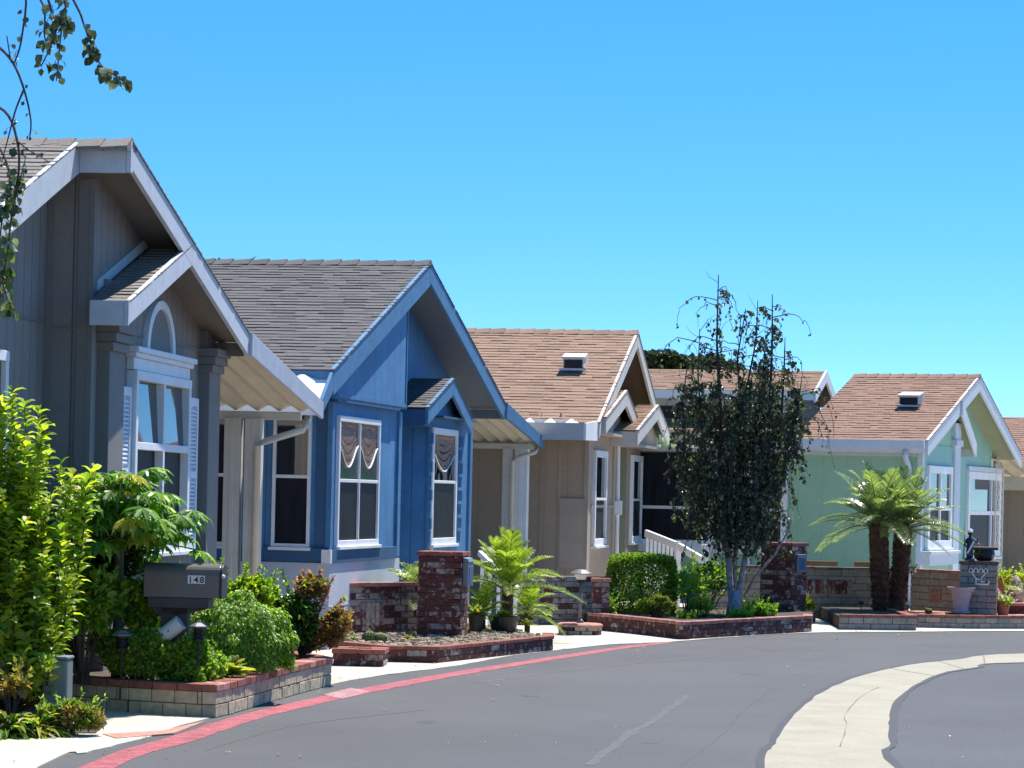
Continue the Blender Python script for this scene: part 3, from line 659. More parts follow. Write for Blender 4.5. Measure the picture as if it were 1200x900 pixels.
f.box(-0.12, 0.0, 0.9, 2.9, 2.56, 2.585)
f.build('bay_soffit', M['h2dark'], e)
# windows: double and single on the street side with wavy reflections, two on the side under the awning
window(e, 'F', VL, -3.72, -1.88, 1.07, 2.44, cols=2, rail=1.76, fw=0.06, up='glasswave', lo='screen')
u0, u1 = H2.F(505, 500, -0.13)[0], H2.F(534, 503, -0.13)[0]
window(e, 'F', -0.13, u0, u1, 1.03, 2.44, cols=1, rail=1.79, fw=0.075, up='glasswave', lo='screen')
window(e, 'S', UC+0.02, -0.74, -0.33, 1.06, 2.46, cols=1, rail=1.79, fw=0.035, up='glass', lo='screen')
window(e, 'S', UC+0.02, -1.66, -1.22, 1.06, 2.46, cols=1, rail=1.79, fw=0.035, up='glass', lo='screen')
def valance(u0, u1, z0, z1, pl, par):
    b = MB(); n = 12; top = z1; w_ = u1-u0; low = [z1 - (z1-z0)*(0.42 + 0.40*sin(pi*i/n)**1.5) for i in range(n+1)]; K_ = 14; vs = []
    for j in range(K_+1):
        for i in range(n+1):
            z = top + (low[i]-top)*j/K_; vs.append((pl + 0.011 + 0.0022*sin(j*2.3 + 1.5*sin(pi*i/n)), u0 + w_*i/n, z))
    b.raw(vs, [(j*(n+1)+i, j*(n+1)+i+1, (j+1)*(n+1)+i+1, (j+1)*(n+1)+i) for j in range(K_) for i in range(n)]); c_ = b.build('curtain', M['curtain'], par, smooth=True)
    b = MB(); b.tube([(pl + 0.02, u0 + w_*i/n, low[i]) for i in range(n+1)], 0.009, 6); b.build('curtain_fringe', M['white'], par)
wd_ = [o for o in bpy.data.objects if o.parent == e and o.name.startswith('window')]
wd_.sort(key=lambda o: o.name)
valance(-3.66, -2.84, 1.80, 2.38, VL, wd_[0]); valance(-2.76, -1.94, 1.80, 2.38, VL, wd_[0])
valance(u0+0.08, u1-0.08, 1.82, 2.36, -0.13, wd_[1])
# scalloped shutter edges beside the single window
b = MB()
for uu in (u0-0.12, u1+0.22):
    for k in range(8): wb(b, 'F', -0.13, uu-0.03, uu+0.03, 1.05+k*0.17, 1.05+k*0.17+0.13, 0, 0.05+0.012*(k % 2))
build_each(b, 'shutter_louvre', M['h2fascia'], e)
# far awning
AE = 6.45; za = zf(UF)-0.12; ze = 2.38
corrugated(e, -3.4, -0.005, UF-0.02, za-0.02, AE, ze, flare=0.19, pitch=0.17, amp=0.05, mname='awning')
f = MB(); f.extr([(0.0, UF+0.005, zf(UF)+0.012), (0.20, AE+0.05, ze+0.08), (0.20, AE+0.05, ze-0.08), (0.0, UF+0.005, zf(UF)-0.2)], (0.03, 0, 0)); f.build('awning_fascia', M['h2fascia'], e, bevel=0.004)
f = MB(); f.box(-3.4, 0.1, AE-0.1, AE+0.0, ze-0.09, ze-0.012); f.build('gutter', M['offwhite'], e, bevel=0.01)
for px_ in (594, 466):
    post(e, H2.S(px_, 600, AE-0.06)[0], AE-0.06, 0, ze-0.08, 0.13)
va, vb_ = H2.S(629, 528, AE-0.1)[0], H2.S(602, 540, AE-0.1)[0]
pipe_elbow(e, [(va, AE-0.05, ze-0.07), (va-0.02, AE-0.1, ze-0.13), (vb_+0.05, AE-0.14, ze-0.21), (vb_, AE-0.16, ze-0.26), (vb_, AE-0.16, 0.1)], 0.028)
# short white near awning with blue end board
NE = -4.85; zE = H2.S(368, 468, -4.85)[1] - 0.08
corrugated(e, -3.4, -0.06, NE, zE, UN-0.05, zn(UN)-0.10, pitch=0.36, amp=0.05, mname='white')
f = MB(); f.extr([(0.0, UN-0.0, zn(UN)+0.01), (0.0, NE, zE+0.08), (0.0, NE, zE-0.07), (0.0, UN-0.0, zn(UN)-0.21)], (-0.035, 0, 0)); f.build('awning_fascia', M['h2fascia'], e, bevel=0.004)
f = MB(); f.box(-3.4, -0.04, NE-0.03, NE+0.02, zE-0.08, zE+0.07); f.build('gutter', M['white'], e)

# ---------- tan house
H3 = House('tan_house', 'tan house with brown shingle roof and two small gables over narrow windows', 9.5, 748, 390, 41)
e = H3.e; ZR = H3.zr; K3 = 1.085; e.location = (H3.ox*K3, H3.oy*K3, CAMH*(1-K3)); e.scale = (K3, K3, K3); zn = lambda u: ZR + 0.36*u; zf = lambda u: ZR - 0.378*u; UN, UF = -3.95, 3.6
UC = -3.75
b = MB()
b.extr([(VB, UC, 0.0), (VB, 3.7, 0.0), (VB, 3.7, zf(3.7)-0.06), (VB, 0, ZR-0.06), (VB, UC, zn(UC)-0.06)], (-0.55-VB, 0, 0))
b.extr([(-0.54, UC-0.002, 0.0), (-0.54, -1.0, 0.0), (-0.54, -1.0, 2.62), (-0.54, UC-0.002, 2.62)], (0.36, 0, 0))
b.extr([(-0.54, 0.0, 0.0), (-0.54, 3.3, 0.0), (-0.54, 3.3, 2.62), (-0.54, 0.0, 2.62)], (0.42, 0, 0))
b.build('wall', M['h3wall'], e)
b = MB(); b.box(-0.53, -0.16, UC-0.03, UC-0.004, 0.7, 1.62); b.box(-0.21, -0.155, UC-0.03, UC+0.02, 0.0, 2.6); b.box(-0.56, -0.53, UC-0.016, UC, 0, 2.75); b.box(-0.81, -0.80, UC-0.01, UC, 0, 2.75)
b.box(-0.18, -0.15, -1.2, -1.0, 0, 2.6); b.box(-0.12, -0.09, 3.12, 3.3, 0, 2.6); b.box(-0.178, -0.16, UC+0.4, -1.2, 1.50, 1.54)
build_each(b, 'corner_board', M['h3trim'], e)
b = MB(); b.box(-0.548, -0.52, -1.0, 0.0, 0.0, 2.62); b.box(-0.53, -0.13, -0.015, -0.003, 0, 2.62); b.build('recess_panel', M['h3green'], e)
r_ = MB(); slope_slab(r_, VB, -0.04, UN, zn(UN), 0, ZR, 0.05, 1); slope_slab(r_, VB, -0.04, 0, ZR, UF, zf(UF), 0.05, 1)
shingles(r_, VB, 0.01, UN-0.02, zn(UN-0.02), 0, ZR, 0.15, 0.3, 0, 31); shingles(r_, VB, 0.01, UF+0.02, zf(UF+0.02), 0, ZR, 0.15, 0.3, 0, 32)
ro = r_.build('roof', [M['sh3'], M['shbase']], e); c_ = MB(); ridge_caps(c_, VB, 0.0, 0, ZR, 0.36, 0.378); c_.build('ridge_cap', M['sh3'], ro)
f = MB(); rake(f, -0.04, 0, UN, zn(UN), 0, ZR, 0.21); rake(f, -0.039, 0.001, 0, ZR-0.002, UF, zf(UF), 0.2); f.box(VB, -0.041, UN-0.03, UN, zn(UN)-0.18, zn(UN)-0.02)
build_each(f, 'fascia', M['h3fascia'], e, bevel=0.004)
s_ = MB(); slope_slab(s_, -0.6, -0.041, UN, zn(UN)-0.06, -0.01, ZR-0.065, 0.025, 0, 0); slope_slab(s_, -0.6, -0.041, 0.0, ZR-0.065, UF, zf(UF)-0.06, 0.025, 0, 0); build_each(s_, 'soffit', M['h3soffit'], e)
for (vr, pkp, elp, hw) in ((0.06, (735, 458), (711, 490), None), (0.22, (772, 475), (748, 505), None)):
    pk = H3.F(*pkp, vr); el = H3.F(*elp, vr); half = pk[0]-el[0]; er = (pk[0]+half*0.62, pk[1]-(pk[1]-el[1])*0.80)
    r_ = MB(); slope_slab(r_, -0.5, vr-0.04, el[0]-0.03, el[1], pk[0], pk[1], 0.05, 1); slope_slab(r_, -0.5, vr-0.04, pk[0], pk[1], er[0], er[1], 0.05, 1)
    shingles(r_, -0.5, vr+0.01, el[0]-0.05, el[1], pk[0], pk[1], 0.14, 0.24, 0, 33); shingles(r_, -0.5, vr+0.01, er[0]+0.04, er[1], pk[0], pk[1], 0.14, 0.24, 0, 34)
    r_.build('bay_roof', [M['sh3'], M['shbase']], e)
    f = MB(); rake(f, vr-0.04, vr, el[0]-0.04, el[1], pk[0], pk[1], 0.21); rake(f, vr-0.039, vr+0.001, pk[0], pk[1]-0.002, er[0]+0.03, er[1], 0.21)
    f.box(-0.5, vr-0.042, el[0]-0.06, el[0]-0.02, el[1]-0.22, el[1]-0.01); build_each(f, 'fascia', M['h3fascia'], e, bevel=0.004)
    f = MB(); f.extr([(vr-0.2, el[0]+0.1, el[1]-0.16), (vr-0.2, er[0], el[1]-0.16), (vr-0.2, er[0], er[1]-0.1), (vr-0.2, pk[0], pk[1]-0.1)], (0.02, 0, 0)); f.box(-0.5, vr-0.05, el[0], er[0], el[1]-0.21, el[1]-0.17)
    f.build('gable_infill', M['h3trim'], e)
for (pa, pb, vv) in (((695, 527), (709, 527), -0.18), ((739, 540), (751, 540), -0.12)):
    window(e, 'F', vv, H3.F(*pa, vv)[0], H3.F(*pb, vv)[0], 0.99, 2.28, cols=1, rail=1.62, fw=0.09, up='glass', lo='dark', out_=0.05)
b = MB(); u_ = H3.F(716, 560, -0.18)[0]; b.tube([(-0.13, -0.98, 2.5), (-0.12, -0.98, 1.55), (-0.12, -0.98, 0.2)], 0.03, 8); b.box(-0.16, -0.06, -1.05, -0.92, 1.4, 1.6)
b.build('downspout', M['white'], e)
b = MB(); b.tube([(-0.05, 3.36, 2.5), (-0.05, 3.36, 0.2)], 0.035, 8); b.build('downspout', M['white'], e)
vv_ = H3.S(672, 430, -1.9); roof_vent(e, vv_[0], -1.75, zn(-1.75)+0.01, 0.36)
NE = -5.0; zE = H3.S(684, 505, NE)[1]; vE = H3.S(684, 505, NE)[0]
corrugated(e, -3.6, vE-0.04, NE+0.05, zE-0.02, UN-0.06, zn(UN)-0.03, pitch=0.28, amp=0.07, mname='awning')
f = MB(); f.box(-3.6, vE, NE, NE+0.04, zE-0.12, zE+0.10); f.build('awning_fascia', M['h3fascia'], e)
f = MB(); f.extr([(vE, NE, zE+0.10), (vE, NE, zE-0.12), (-0.05, UN-0.0, zn(UN)-0.24), (-0.05, UN, zn(UN)+0.02)], (0.03, 0, 0)); f.build('awning_fascia', M['white'], e)
f = MB(); f.box(-3.6, -0.3, UN-0.10, UN-0.04, zn(UN)-0.05, zn(UN)+0.03); f.build('awning_flashing', M['white'], e)
post(e, H3.S(609, 600, -5.0)[0], -4.9, 0, 2.45, 0.17, 'white')
# far awning, beam and post
AE = 5.6; corrugated(e, -3.0, 0.1, UF-0.02, zf(UF)-0.1, AE, 2.2, pitch=0.36, amp=0.05)
f = MB(); f.box(-3.0, 0.2, AE-0.05, AE+0.02, 2.08, 2.2); f.build('gutter', M['offwhite'], e)
post(e, 0.1, AE-0.1, 0, 2.1, 0.1)

# ---------- mint house
H4 = House('mint_house', 'mint green house with red-brown roof and white framed bay windows behind the twin palms', 22, 1149, 441, 47.6)
e = H4.e; ZR = H4.zr; zn = lambda u: ZR + 0.328*u; zf = lambda u: ZR - 0.358*u; UN, UF = -3.6, 3.53
UC = -3.45; V4 = -0.45; VB4 = -7.2
b = MB(); b.extr([(-2.17, UC, 0.0), (-2.17, -1.0, 0.0), (-2.17, -1.0, zn(-1.0)-0.06), (-2.17, UC, zn(UC)-0.06)], (2.03, 0, 0)); b.box(-2.5, -2.171, UC+0.0005, 1.0, 0, 2.5); b.box(VB4, -2.501, UC+0.01, 1.0, 0, 2.42)
b.build('wall', M['h4wall'], e)
b = MB(); b.extr([(-2.15, -1.01, 0.0), (-2.03, 3.1, 0.0), (-2.03, 3.1, zf(3.1)-0.06), (-2.03, 0, ZR-0.06), (-2.03, -1.01, zn(-1.01)-0.061)], (V4+2.03, 0, 0))
b.box(-0.139, -0.125, UC+0.05, -1.02, 0.0, 2.60)
b.build('front_wall', M['h4front'], e)
b = MB(); b.box(-0.2, -0.12, UC-0.012, UC+0.12, 0.0, 2.6); b.box(-0.14, -0.08, -1.38, -0.98, 0.0, 3.0); b.box(-0.14, -0.05, -1.42, -0.94, 2.62, 2.72); b.box(V4-0.01, V4+0.02, 2.95, 3.12, 0, 2.5)
b.box(-2.4, -0.205, UC-0.012, UC, 2.40, 2.55)
build_each(b, 'corner_board', M['h4fascia'], e)
r_ = MB(); VR4 = -2.2
slope_slab(r_, VR4, -0.04, UN, zn(UN), 0, ZR, 0.05, 1); slope_slab(r_, VR4, -0.04, 0, ZR, UF, zf(UF), 0.05, 1)
shingles(r_, VR4, 0.01, UN-0.02, zn(UN-0.02), 0, ZR, 0.15, 0.3, 0, 41); shingles(r_, VR4, 0.01, UF+0.02, zf(UF+0.02), 0, ZR, 0.15, 0.3, 0, 42)
ro = r_.build('roof', [M['sh4'], M['shbase']], e); c_ = MB(); ridge_caps(c_, VR4, 0.0, 0, ZR, 0.328, 0.358); c_.build('ridge_cap', M['sh4'], ro)
f = MB(); rake(f, -0.04, 0, UN, zn(UN), 0, ZR, 0.25); rake(f, -0.039, 0.001, 0, ZR-0.002, UF, zf(UF), 0.23)
f.box(VR4-0.3, -0.041, UN-0.05, UN, zn(UN)-0.2, zn(UN)-0.02); f.box(VR4-0.3, -0.041, UN-0.12, UN-0.05, zn(UN)-0.14, zn(UN)-0.0)
build_each(f, 'fascia', M['h4fascia'], e, bevel=0.004)
s_ = MB(); slope_slab(s_, V4-0.1, -0.041, -1.0, zn(-1.0)-0.06, -0.01, ZR-0.065, 0.025, 0, 0); slope_slab(s_, V4-0.1, -0.041, 0.0, ZR-0.065, UF, zf(UF)-0.06, 0.025, 0, 0); slope_slab(s_, -0.3, -0.041, UN, zn(UN)-0.06, -1.0, zn(-1.0)-0.06, 0.025, 0, 0)
build_each(s_, 'soffit', M['h4soffit'], e)
# spur gable leg over the near bay
sp = (-1.42, zn(-1.42)-0.02); se = (-0.33, 2.68)
f = MB(); rake(f, 0.003, 0.04, sp[0], sp[1], se[0], se[1], 0.22); f.box(-0.4, 0.002, se[0], se[0]+0.03, se[1]-0.22, se[1]-0.0); f.build('spur_fascia', M['h4fascia'], e, bevel=0.004)
r_ = MB(); slope_slab(r_, -0.44, 0.0, sp[0], sp[1]-0.05, se[0], se[1]-0.05, 0.04, 1, 0); r_.build('spur_soffit', [M['sh4'], M['h4soffit']], e)
u0, u1 = H4.F(1086, 545, -0.125)[0], H4.F(1114, 545, -0.125)[0]
window(e, 'F', -0.125, u0, u1, 0.95, 2.27, cols=2, rail=1.58, fw=0.12, up='glass', lo='dark', inner=0.05, out_=0.05)
b = MB(); b.box(-0.12, 0.02, u0-0.25, u1+0.1, 0.68, 0.90); b.box(-0.12, 0.05, u0-0.28, u1+0.13, 0.86, 0.905); b.build('window_box', M['h4fascia'], e, bevel=0.005)
u0, u1 = H4.F(1133, 552, V4)[0], H4.F(1171, 556, V4)[0]
window(e, 'F', V4, u0, u1, 0.73, 2.24, cols=1, rail=1.52, fw=0.13, up='glass', lo='dark', inner=0.07, out_=0.05)
b = MB(); b.box(V4+0.001, V4+0.045, u0+(u1-u0)*0.68, u0+(u1-u0)*0.68+0.11, 0.86, 2.12); b.box(V4-0.001, V4+0.05, u0-0.04, u1+0.04, 2.245, 2.33); b.build('mullion', M['h4fascia'], e)
vv_ = H4.S(1067, 474, -1.8); roof_vent(e, vv_[0], -1.75, zn(-1.75)+0.01, 0.33, 0.34)
v_ = H4.S(1066, 560, UC)[0]
pipe_elbow(e, [(v_-0.02, UN-0.06, 2.5), (v_-0.02, UN-0.08, 2.38), (v_, UC-0.06, 2.22), (v_, UC-0.06, 0.8), (v_+0.05, UC-0.10, 0.62), (v_+0.05, UC-0.14, 0.1)], 0.045, 'h4fascia')
# side wall: corner trim and screened sun room at the back of the mint side
v_ = H4.S(919, 600, UC)[0]
b = MB(); b.box(v_-0.05, v_+0.05, UC-0.02, UC, 0, 2.42)
vL = H4.S(835, 600, UC)[0]
for q in (vL, (vL+v_)/2): b.box(q-0.06, q+0.06, UC-0.03, UC, 0.6, 2.5)
b.box(VB4, v_, UC-0.032, UC, 0.78, 0.98); b.box(VB4, v_, UC-0.032, UC, 1.48, 1.53); b.build('screen_room_frame', M['white'], e)
b = MB(); b.box(VB4, v_-0.05, UC-0.012, UC-0.001, 0.98, 2.4); b.build('screen', M['screen'], e)
# far awning (right edge of the picture)
corrugated(e, -3.4, 0.0, UF-0.02, zf(UF)-0.1, 5.4, 2.2, pitch=0.36, amp=0.05)
f = MB(); f.box(-3.4, 0.1, 5.35, 5.42, 2.08, 2.2); f.build('gutter', M['offwhite'], e)
b = MB(); u0 = 3.2
for k in range(12):   # lattice beside the front
    b.obox((V4+0.02, 3.55, 0.5+k*0.17), (1,0,0), (0, 0.707, 0.707), (0, -0.707, 0.707), 0.008, 0.42, 0.012); b.obox((V4+0.04, 3.55, 0.5+k*0.17), (1,0,0), (0, 0.707, -0.707), (0, 0.707, 0.707), 0.008, 0.42, 0.012)
b.box(V4, V4+0.06, 3.22, 3.27, 0, 2.4); b.box(V4, V4+0.06, 3.83, 3.88, 0, 2.4)
b.build('lattice', M['offwhite'], e)
b = MB(); b.box(VB4-0.1, -2.42, UC-0.35, UC+0.9, 2.42, 2.48); b.build('sun_room_roof', M['h3fascia'], e)

# ---------- neighbour with stacked roofs behind the birch, and the beige house at the right edge
H5 = House('clerestory_house', 'house behind the birch with low stepped brown roofs and a pale clerestory wall', 14, 967, 435, 53.5)
e = H5.e; Z5 = H5.zr; u5 = -1.5; zn = lambda u: Z5 + 0.30*u
b = MB(); b.extr([(-4.2, u5+0.35, 0), (-4.2, 1.6, 0), (-4.2, 1.6, zn(-1.6)-0.1), (-4.2, 0, Z5-0.08), (-4.2, u5+0.35, zn(u5+0.35)-0.08)], (3.9, 0, 0)); b.build('clerestory_wall', M['skirt'], e)
b = MB(); b.box(-4.4, -0.9, -3.0, u5+0.34, 0, 2.9); b.build('wall', M['h3wall'], e)
r_ = MB()
shingles(r_, -4.4, 0.02, u5, zn(u5), 0, Z5, 0.12, 0.3, 0, 51); slope_slab(r_, -4.4, 0.0, u5, zn(u5), 0, Z5, 0.06, 1); slope_slab(r_, -4.4, 0.0, 0, Z5, 1.9, zn(-1.9), 0.06, 1)
shingles(r_, -4.6, -0.7, -3.3, Z5-1.55, u5+0.3, Z5-1.0, 0.15, 0.3, 0, 52); slope_slab(r_, -4.6, -0.7, -3.3, Z5-1.56, u5+0.3, Z5-1.01, 0.06, 1)
r_.build('roof', [M['sh3'], M['shbase']], e)
f = MB(); rake(f, 0.0, 0.04, u5, zn(u5), 0, Z5, 0.2); build_each(f, 'fascia', M['h4fascia'], e)
f = MB(); rake(f, 0.0, 0.04, 0, Z5-0.001, 1.9, zn(-1.9), 0.2); build_each(f, 'fascia', M['h4fascia'], e)
f = MB(); f.box(-4.4, -0.01, u5-0.04, u5, zn(u5)-0.16, zn(u5)); build_each(f, 'fascia', M['h4fascia'], e)
f = MB(); f.box(-4.6, -0.7, -3.36, -3.3, Z5-1.75, Z5-1.55); build_each(f, 'fascia', M['white'], e)
b = MB(); b.box(-3.6, -1.6, u5+0.31, u5+0.349, Z5-0.98, Z5-0.74); b.build('window', M['dark'], e)
b = MB(); b.box(-0.299, -0.27, u5+0.4, 1.4, 1.5, Z5-0.55); b.build('dark_gable_window', M['dark'], e)  # dark sheet paints in the shade under the gable; no window here

H6 = House('beige_house', 'beige house cut by the right edge, behind the mint house', 22, 1290, 490, 56)
e = H6.e; ZR = H6.zr; zn = lambda u: ZR + 0.34*u
b = MB(); b.extr([(-5, -3.4, 0), (-5, 3.4, 0), (-5, 3.4, ZR-1.2), (-5, 0, ZR-0.06), (-5, -3.4, ZR-1.2)], (4.6, 0, 0)); b.build('wall', M['h3wall'], e)
r_ = MB(); shingles(r_, -5.4, 0, -3.8, zn(-3.8), 0, ZR, 0.16, 0.3, 0, 61); slope_slab(r_, -5.4, -0.02, -3.8, zn(-3.8), 0, ZR, 0.05, 1); slope_slab(r_, -5.4, -0.02, 0, ZR, 3.8, ZR-1.3, 0.05, 1, 0.0)
r_.build('roof', [M['sh4'], M['shbase']], e)
b = MB(); b.box(-5.4, 0, -3.86, -3.81, zn(-3.8)-0.2, zn(-3.8)); build_each(b, 'fascia', M['offwhite'], e)
b = MB(); b.box(-4.6, -2.8, -3.46, -3.401, 0, 2.05); b.box(-4.7, -4.6, -3.47, -3.401, 0, 2.1); b.build('door', M['h3trim'], e)


# ------------------------------------------------------------------ masonry
def bricks(b, path, z0, n, h, L_, th, picks, seed=1, core=None, gap=0.008, jit=0.003, closed=False):
    """courses of separate bricks along a path; th = wall thickness, the path is the outer face (wall lies to the left of travel)"""
    r = random.Random(seed); P = [Vector((p[0], p[1], 0)) for p in path]
    segs = [(P[i], P[i+1]) for i in range(len(P)-1)] + ([(P[-1], P[0])] if closed else [])
    for si, (p, q) in enumerate(segs):
        d = (q - p); ln = d.length; d.normalize(); nn = Vector((-d.y, d.x, 0)); up = Vector((0, 0, 1))
        if core is not None:
            c = (p + q)/2 + nn*(th/2); b.obox(c + up*(z0 + n*h/2 - 0.002), d, nn, up, ln/2 - 0.009, th/2 - 0.009, n*h/2 - 0.004, core)
        for k in range(n):
            x = -(L_/2 if (k + si) % 2 else 0) - 0.0005*k
            while x < ln - 0.01:
                a, e_ = max(0, x), min(ln, x + L_)
                if e_ - a > 0.02:
                    o_ = r.uniform(-jit, jit); cc = p + d*((a + e_)/2) + nn*(th/2 - o_*0.5)
                    b.obox(cc + up*(z0 + h*(k + 0.5)), d, nn, up, (e_-a)/2 - gap/2, th/2 + o_*0.5, h/2 - gap/2, r.choice(picks))
                x += L_
def capcourse(b, path, z0, h, L_, w_, over, picks, seed=2, closed=False):
    r = random.Random(seed); P = [Vector((p[0], p[1], 0)) for p in path]
    segs = [(P[i], P[i+1]) for i in range(len(P)-1)] + ([(P[-1], P[0])] if closed else [])
    for p, q in segs:
        d = (q-p); ln = d.length; d.normalize(); nn = Vector((-d.y, d.x, 0)); up = Vector((0, 0, 1)); n = max(1, round(ln/L_)); l = ln/n
        for i in range(n):
            cc = p + d*(l*(i+0.5)) + nn*(w_/2 - over + r.uniform(-0.003, 0.003)); b.obox(cc + up*(z0 + h/2 + r.uniform(-0.002, 0.002)), d, nn, up, l/2 - 0.003, w_/2, h/2, r.choice(picks))
def wall(name, label, cat, path, n, h, L_, th, bm, capm, mort, caph=0.05, capL=0.2, over=0.015, z0=0.0, seed=1, closed=False, picks=None, group=None):
    P = [Vector((p[0], p[1], 0)) for p in path]; o0 = P[0]
    t = thing(name, label, cat, (o0.x, o0.y, 0), 0, group); loc = [p - o0 for p in P]
    b = MB(); bricks(b, loc, z0, n, h, L_, th, picks or list(range(len(bm))), seed, core=len(bm), closed=closed)
    b.build('courses', [M[x] for x in bm] + [M[mort]], t, bevel=0.003)
    if capm:
        b = MB(); capcourse(b, loc, z0 + n*h, caph, capL, th + 2*over, over, list(range(len(capm))), seed+5, closed); b.build('cap', [M[x] for x in capm], t, bevel=0.004)
    return t
def bed(name, pts, z, m='soil'):
    b = MB(); n = len(pts); c = sum((Vector((p[0], p[1], 0)) for p in pts), Vector()) / n
    b.extr([(p[0], p[1], 0.01) for p in pts], (0, 0, z - 0.01)); return tag(b.build(name, M[m]), kind='structure')
def pebbles(name, label, pts, z, n, seed, size=(0.02, 0.05), m='gravel'):
    r = random.Random(seed); b = MB(); xs = [p[0] for p in pts]; ys = [p[1] for p in pts]
    def inside(x, y):
        c = False; j = len(pts) - 1
        for i in range(len(pts)):
            if (pts[i][1] > y) != (pts[j][1] > y) and x < (pts[j][0]-pts[i][0])*(y-pts[i][1])/(pts[j][1]-pts[i][1]) + pts[i][0]: c = not c
            j = i
        return c
    k = 0
    while k < n:
        x, y = r.uniform(min(xs), max(xs)), r.uniform(min(ys), max(ys))
        if not inside(x, y): continue
        k += 1; s = r.uniform(*size); q = r.uniform(0, 6.28); h = s*r.uniform(0.5, 0.9)
        vs = [(x + s*cos(q+i*pi/3)*r.uniform(.7, 1), y + s*sin(q+i*pi/3)*r.uniform(.7, 1), z) for i in range(6)] + [(x + s*.6*cos(q+i*pi/3), y + s*.6*sin(q+i*pi/3), z+h) for i in range(6)]
        b.raw(vs, [(i, (i+1) % 6, 6+(i+1) % 6, 6+i) for i in range(6)] + [tuple(range(6, 12))])
    o = b.build(name, M[m]); o['label'] = label; o['category'] = 'stones'; o['kind'] = 'stuff'; return o

# front block planter of the grey house
PA = [G(30, 827), G(150, 836), G(236, 841), G(252, 841.5), G(268, 838), G(320, 822), G(388, 803)]
PA.append(PA[-1] + Vector((-0.35, 0.75, 0)))
t = wall('block_planter_wall', 'tan block planter wall with red brick cap below the mailbox, nearest the camera', 'planter wall', PA, 2, 0.095, 0.19, 0.16, ['block'], ['cap', 'cap', 'cappink'], 'mortarlight', 0.05, 0.21, 0.012, seed=3)
bedA = [p + Vector((-0.02, 0.16, 0)) for p in PA] + [Vector((-3.0, 26.6, 0)), Vector((-3.5, 21, 0))]
bed('planter_soil', [(p.x, p.y) for p in bedA], 0.2)
sheet('soil_strip', [(p.x, p.y) for p in (G(-60, 861), G(112, 861), G(126, 850), G(118, 836), G(40, 829), G(-60, 824))], 0.014, M['soil'])
ribbon('brick_edging', [G(120, 862), G(190, 858), G(225, 850)], [G(136, 867), G(204, 861), G(240, 847)], 0.012, M['cappink'])

# brick kerbed bed in front of the blue house
PB = [G(392, 771), G(452, 776.5), G(513, 778), G(648, 763)]
PB.append(PB[-1] + Vector((0.0, 0.6, 0)))
wall('brick_bed_wall', 'low dark brick bed edge with red cap around the brick mailbox pillar', 'planter wall', PB, 2, 0.065, 0.2, 0.1, ['brick', 'brick', 'brick', 'brickwhite'], ['cap'], 'mortar', 0.035, 0.2, 0.012, seed=8, picks=[0, 1, 2, 0, 1, 2, 3])
bedB = [(PB[0].x, PB[0].y+0.08), (PB[1].x, PB[1].y+0.08), (PB[2].x, PB[2].y+0.08), (PB[3].x-0.08, PB[3].y+0.08), (PB[3].x-0.08, PB[3].y+0.6), (-0.3, 33.2), (-1.75, 30.6), (-1.7, 28.4)]
bed('bed_soil', bedB, 0.115, 'dirt')
pebbles('bed_pebbles', 'tan pebbles spread over the bed around the brick mailbox pillar', bedB, 0.113, 1100, 5)
# small brick block at its left end
q0 = G(390, 781); q1 = G(449, 782.5)
wall('brick_step', 'small low brick block with red cap between the planter and the brick bed', 'brick step', [q0, q1, q1 + Vector((0.02, 0.42, 0)), q0 + Vector((0, 0.42, 0))], 2, 0.062, 0.2, 0.12, ['brick', 'brick', 'brickwhite'], ['cap'], 'mortar', 0.045, 0.19, 0.014, seed=9, closed=True)
b = MB(); b.box(0.05, q1.x-q0.x-0.05, 0.05, 0.37, 0.02, 0.145); o = b.build('step_top', M['cap'], bpy.data.objects['brick_step'])

# used-brick wall in front of the blue house, with a soldier-brick panel
wl0, wl1 = A(385, 742, 29.75), A(503, 745, 30.9)
wl0.z = wl1.z = 0
wallC = [(wl0.x-0.5, wl0.y-0.35), (wl0.x, wl0.y), (wl1.x, wl1.y)]
wall('used_brick_wall', 'used red and white brick wall below the skirting of the blue house', 'brick wall', wallC, 9, 0.068, 0.2, 0.12, ['brick', 'brickwhite', 'blockpink'], ['cappink'], 'mortarlight', 0.045, 0.1, 0.02, z0=0.02, seed=12, picks=[0, 0, 1, 2, 2])
b = MB(); o0 = bpy.data.objects['used_brick_wall']; c0 = Vector((wl0.x - wallC[0][0], wl0.y - wallC[0][1], 0)); dd = (Vector((wl1.x-wl0.x, wl1.y-wl0.y, 0))).normalized(); nn = Vector((-dd.y, dd.x, 0))
for k in range(5): b.obox(c0 + dd*(0.50+0.07*k) + nn*(-0.004) + Vector((0, 0, 0.34)), dd, nn, Vector((0, 0, 1)), 0.03, 0.02, 0.12, k % 2)
b.build('soldier_panel', [M['brickwhite'], M['blockpink']], o0, bevel=0.003)

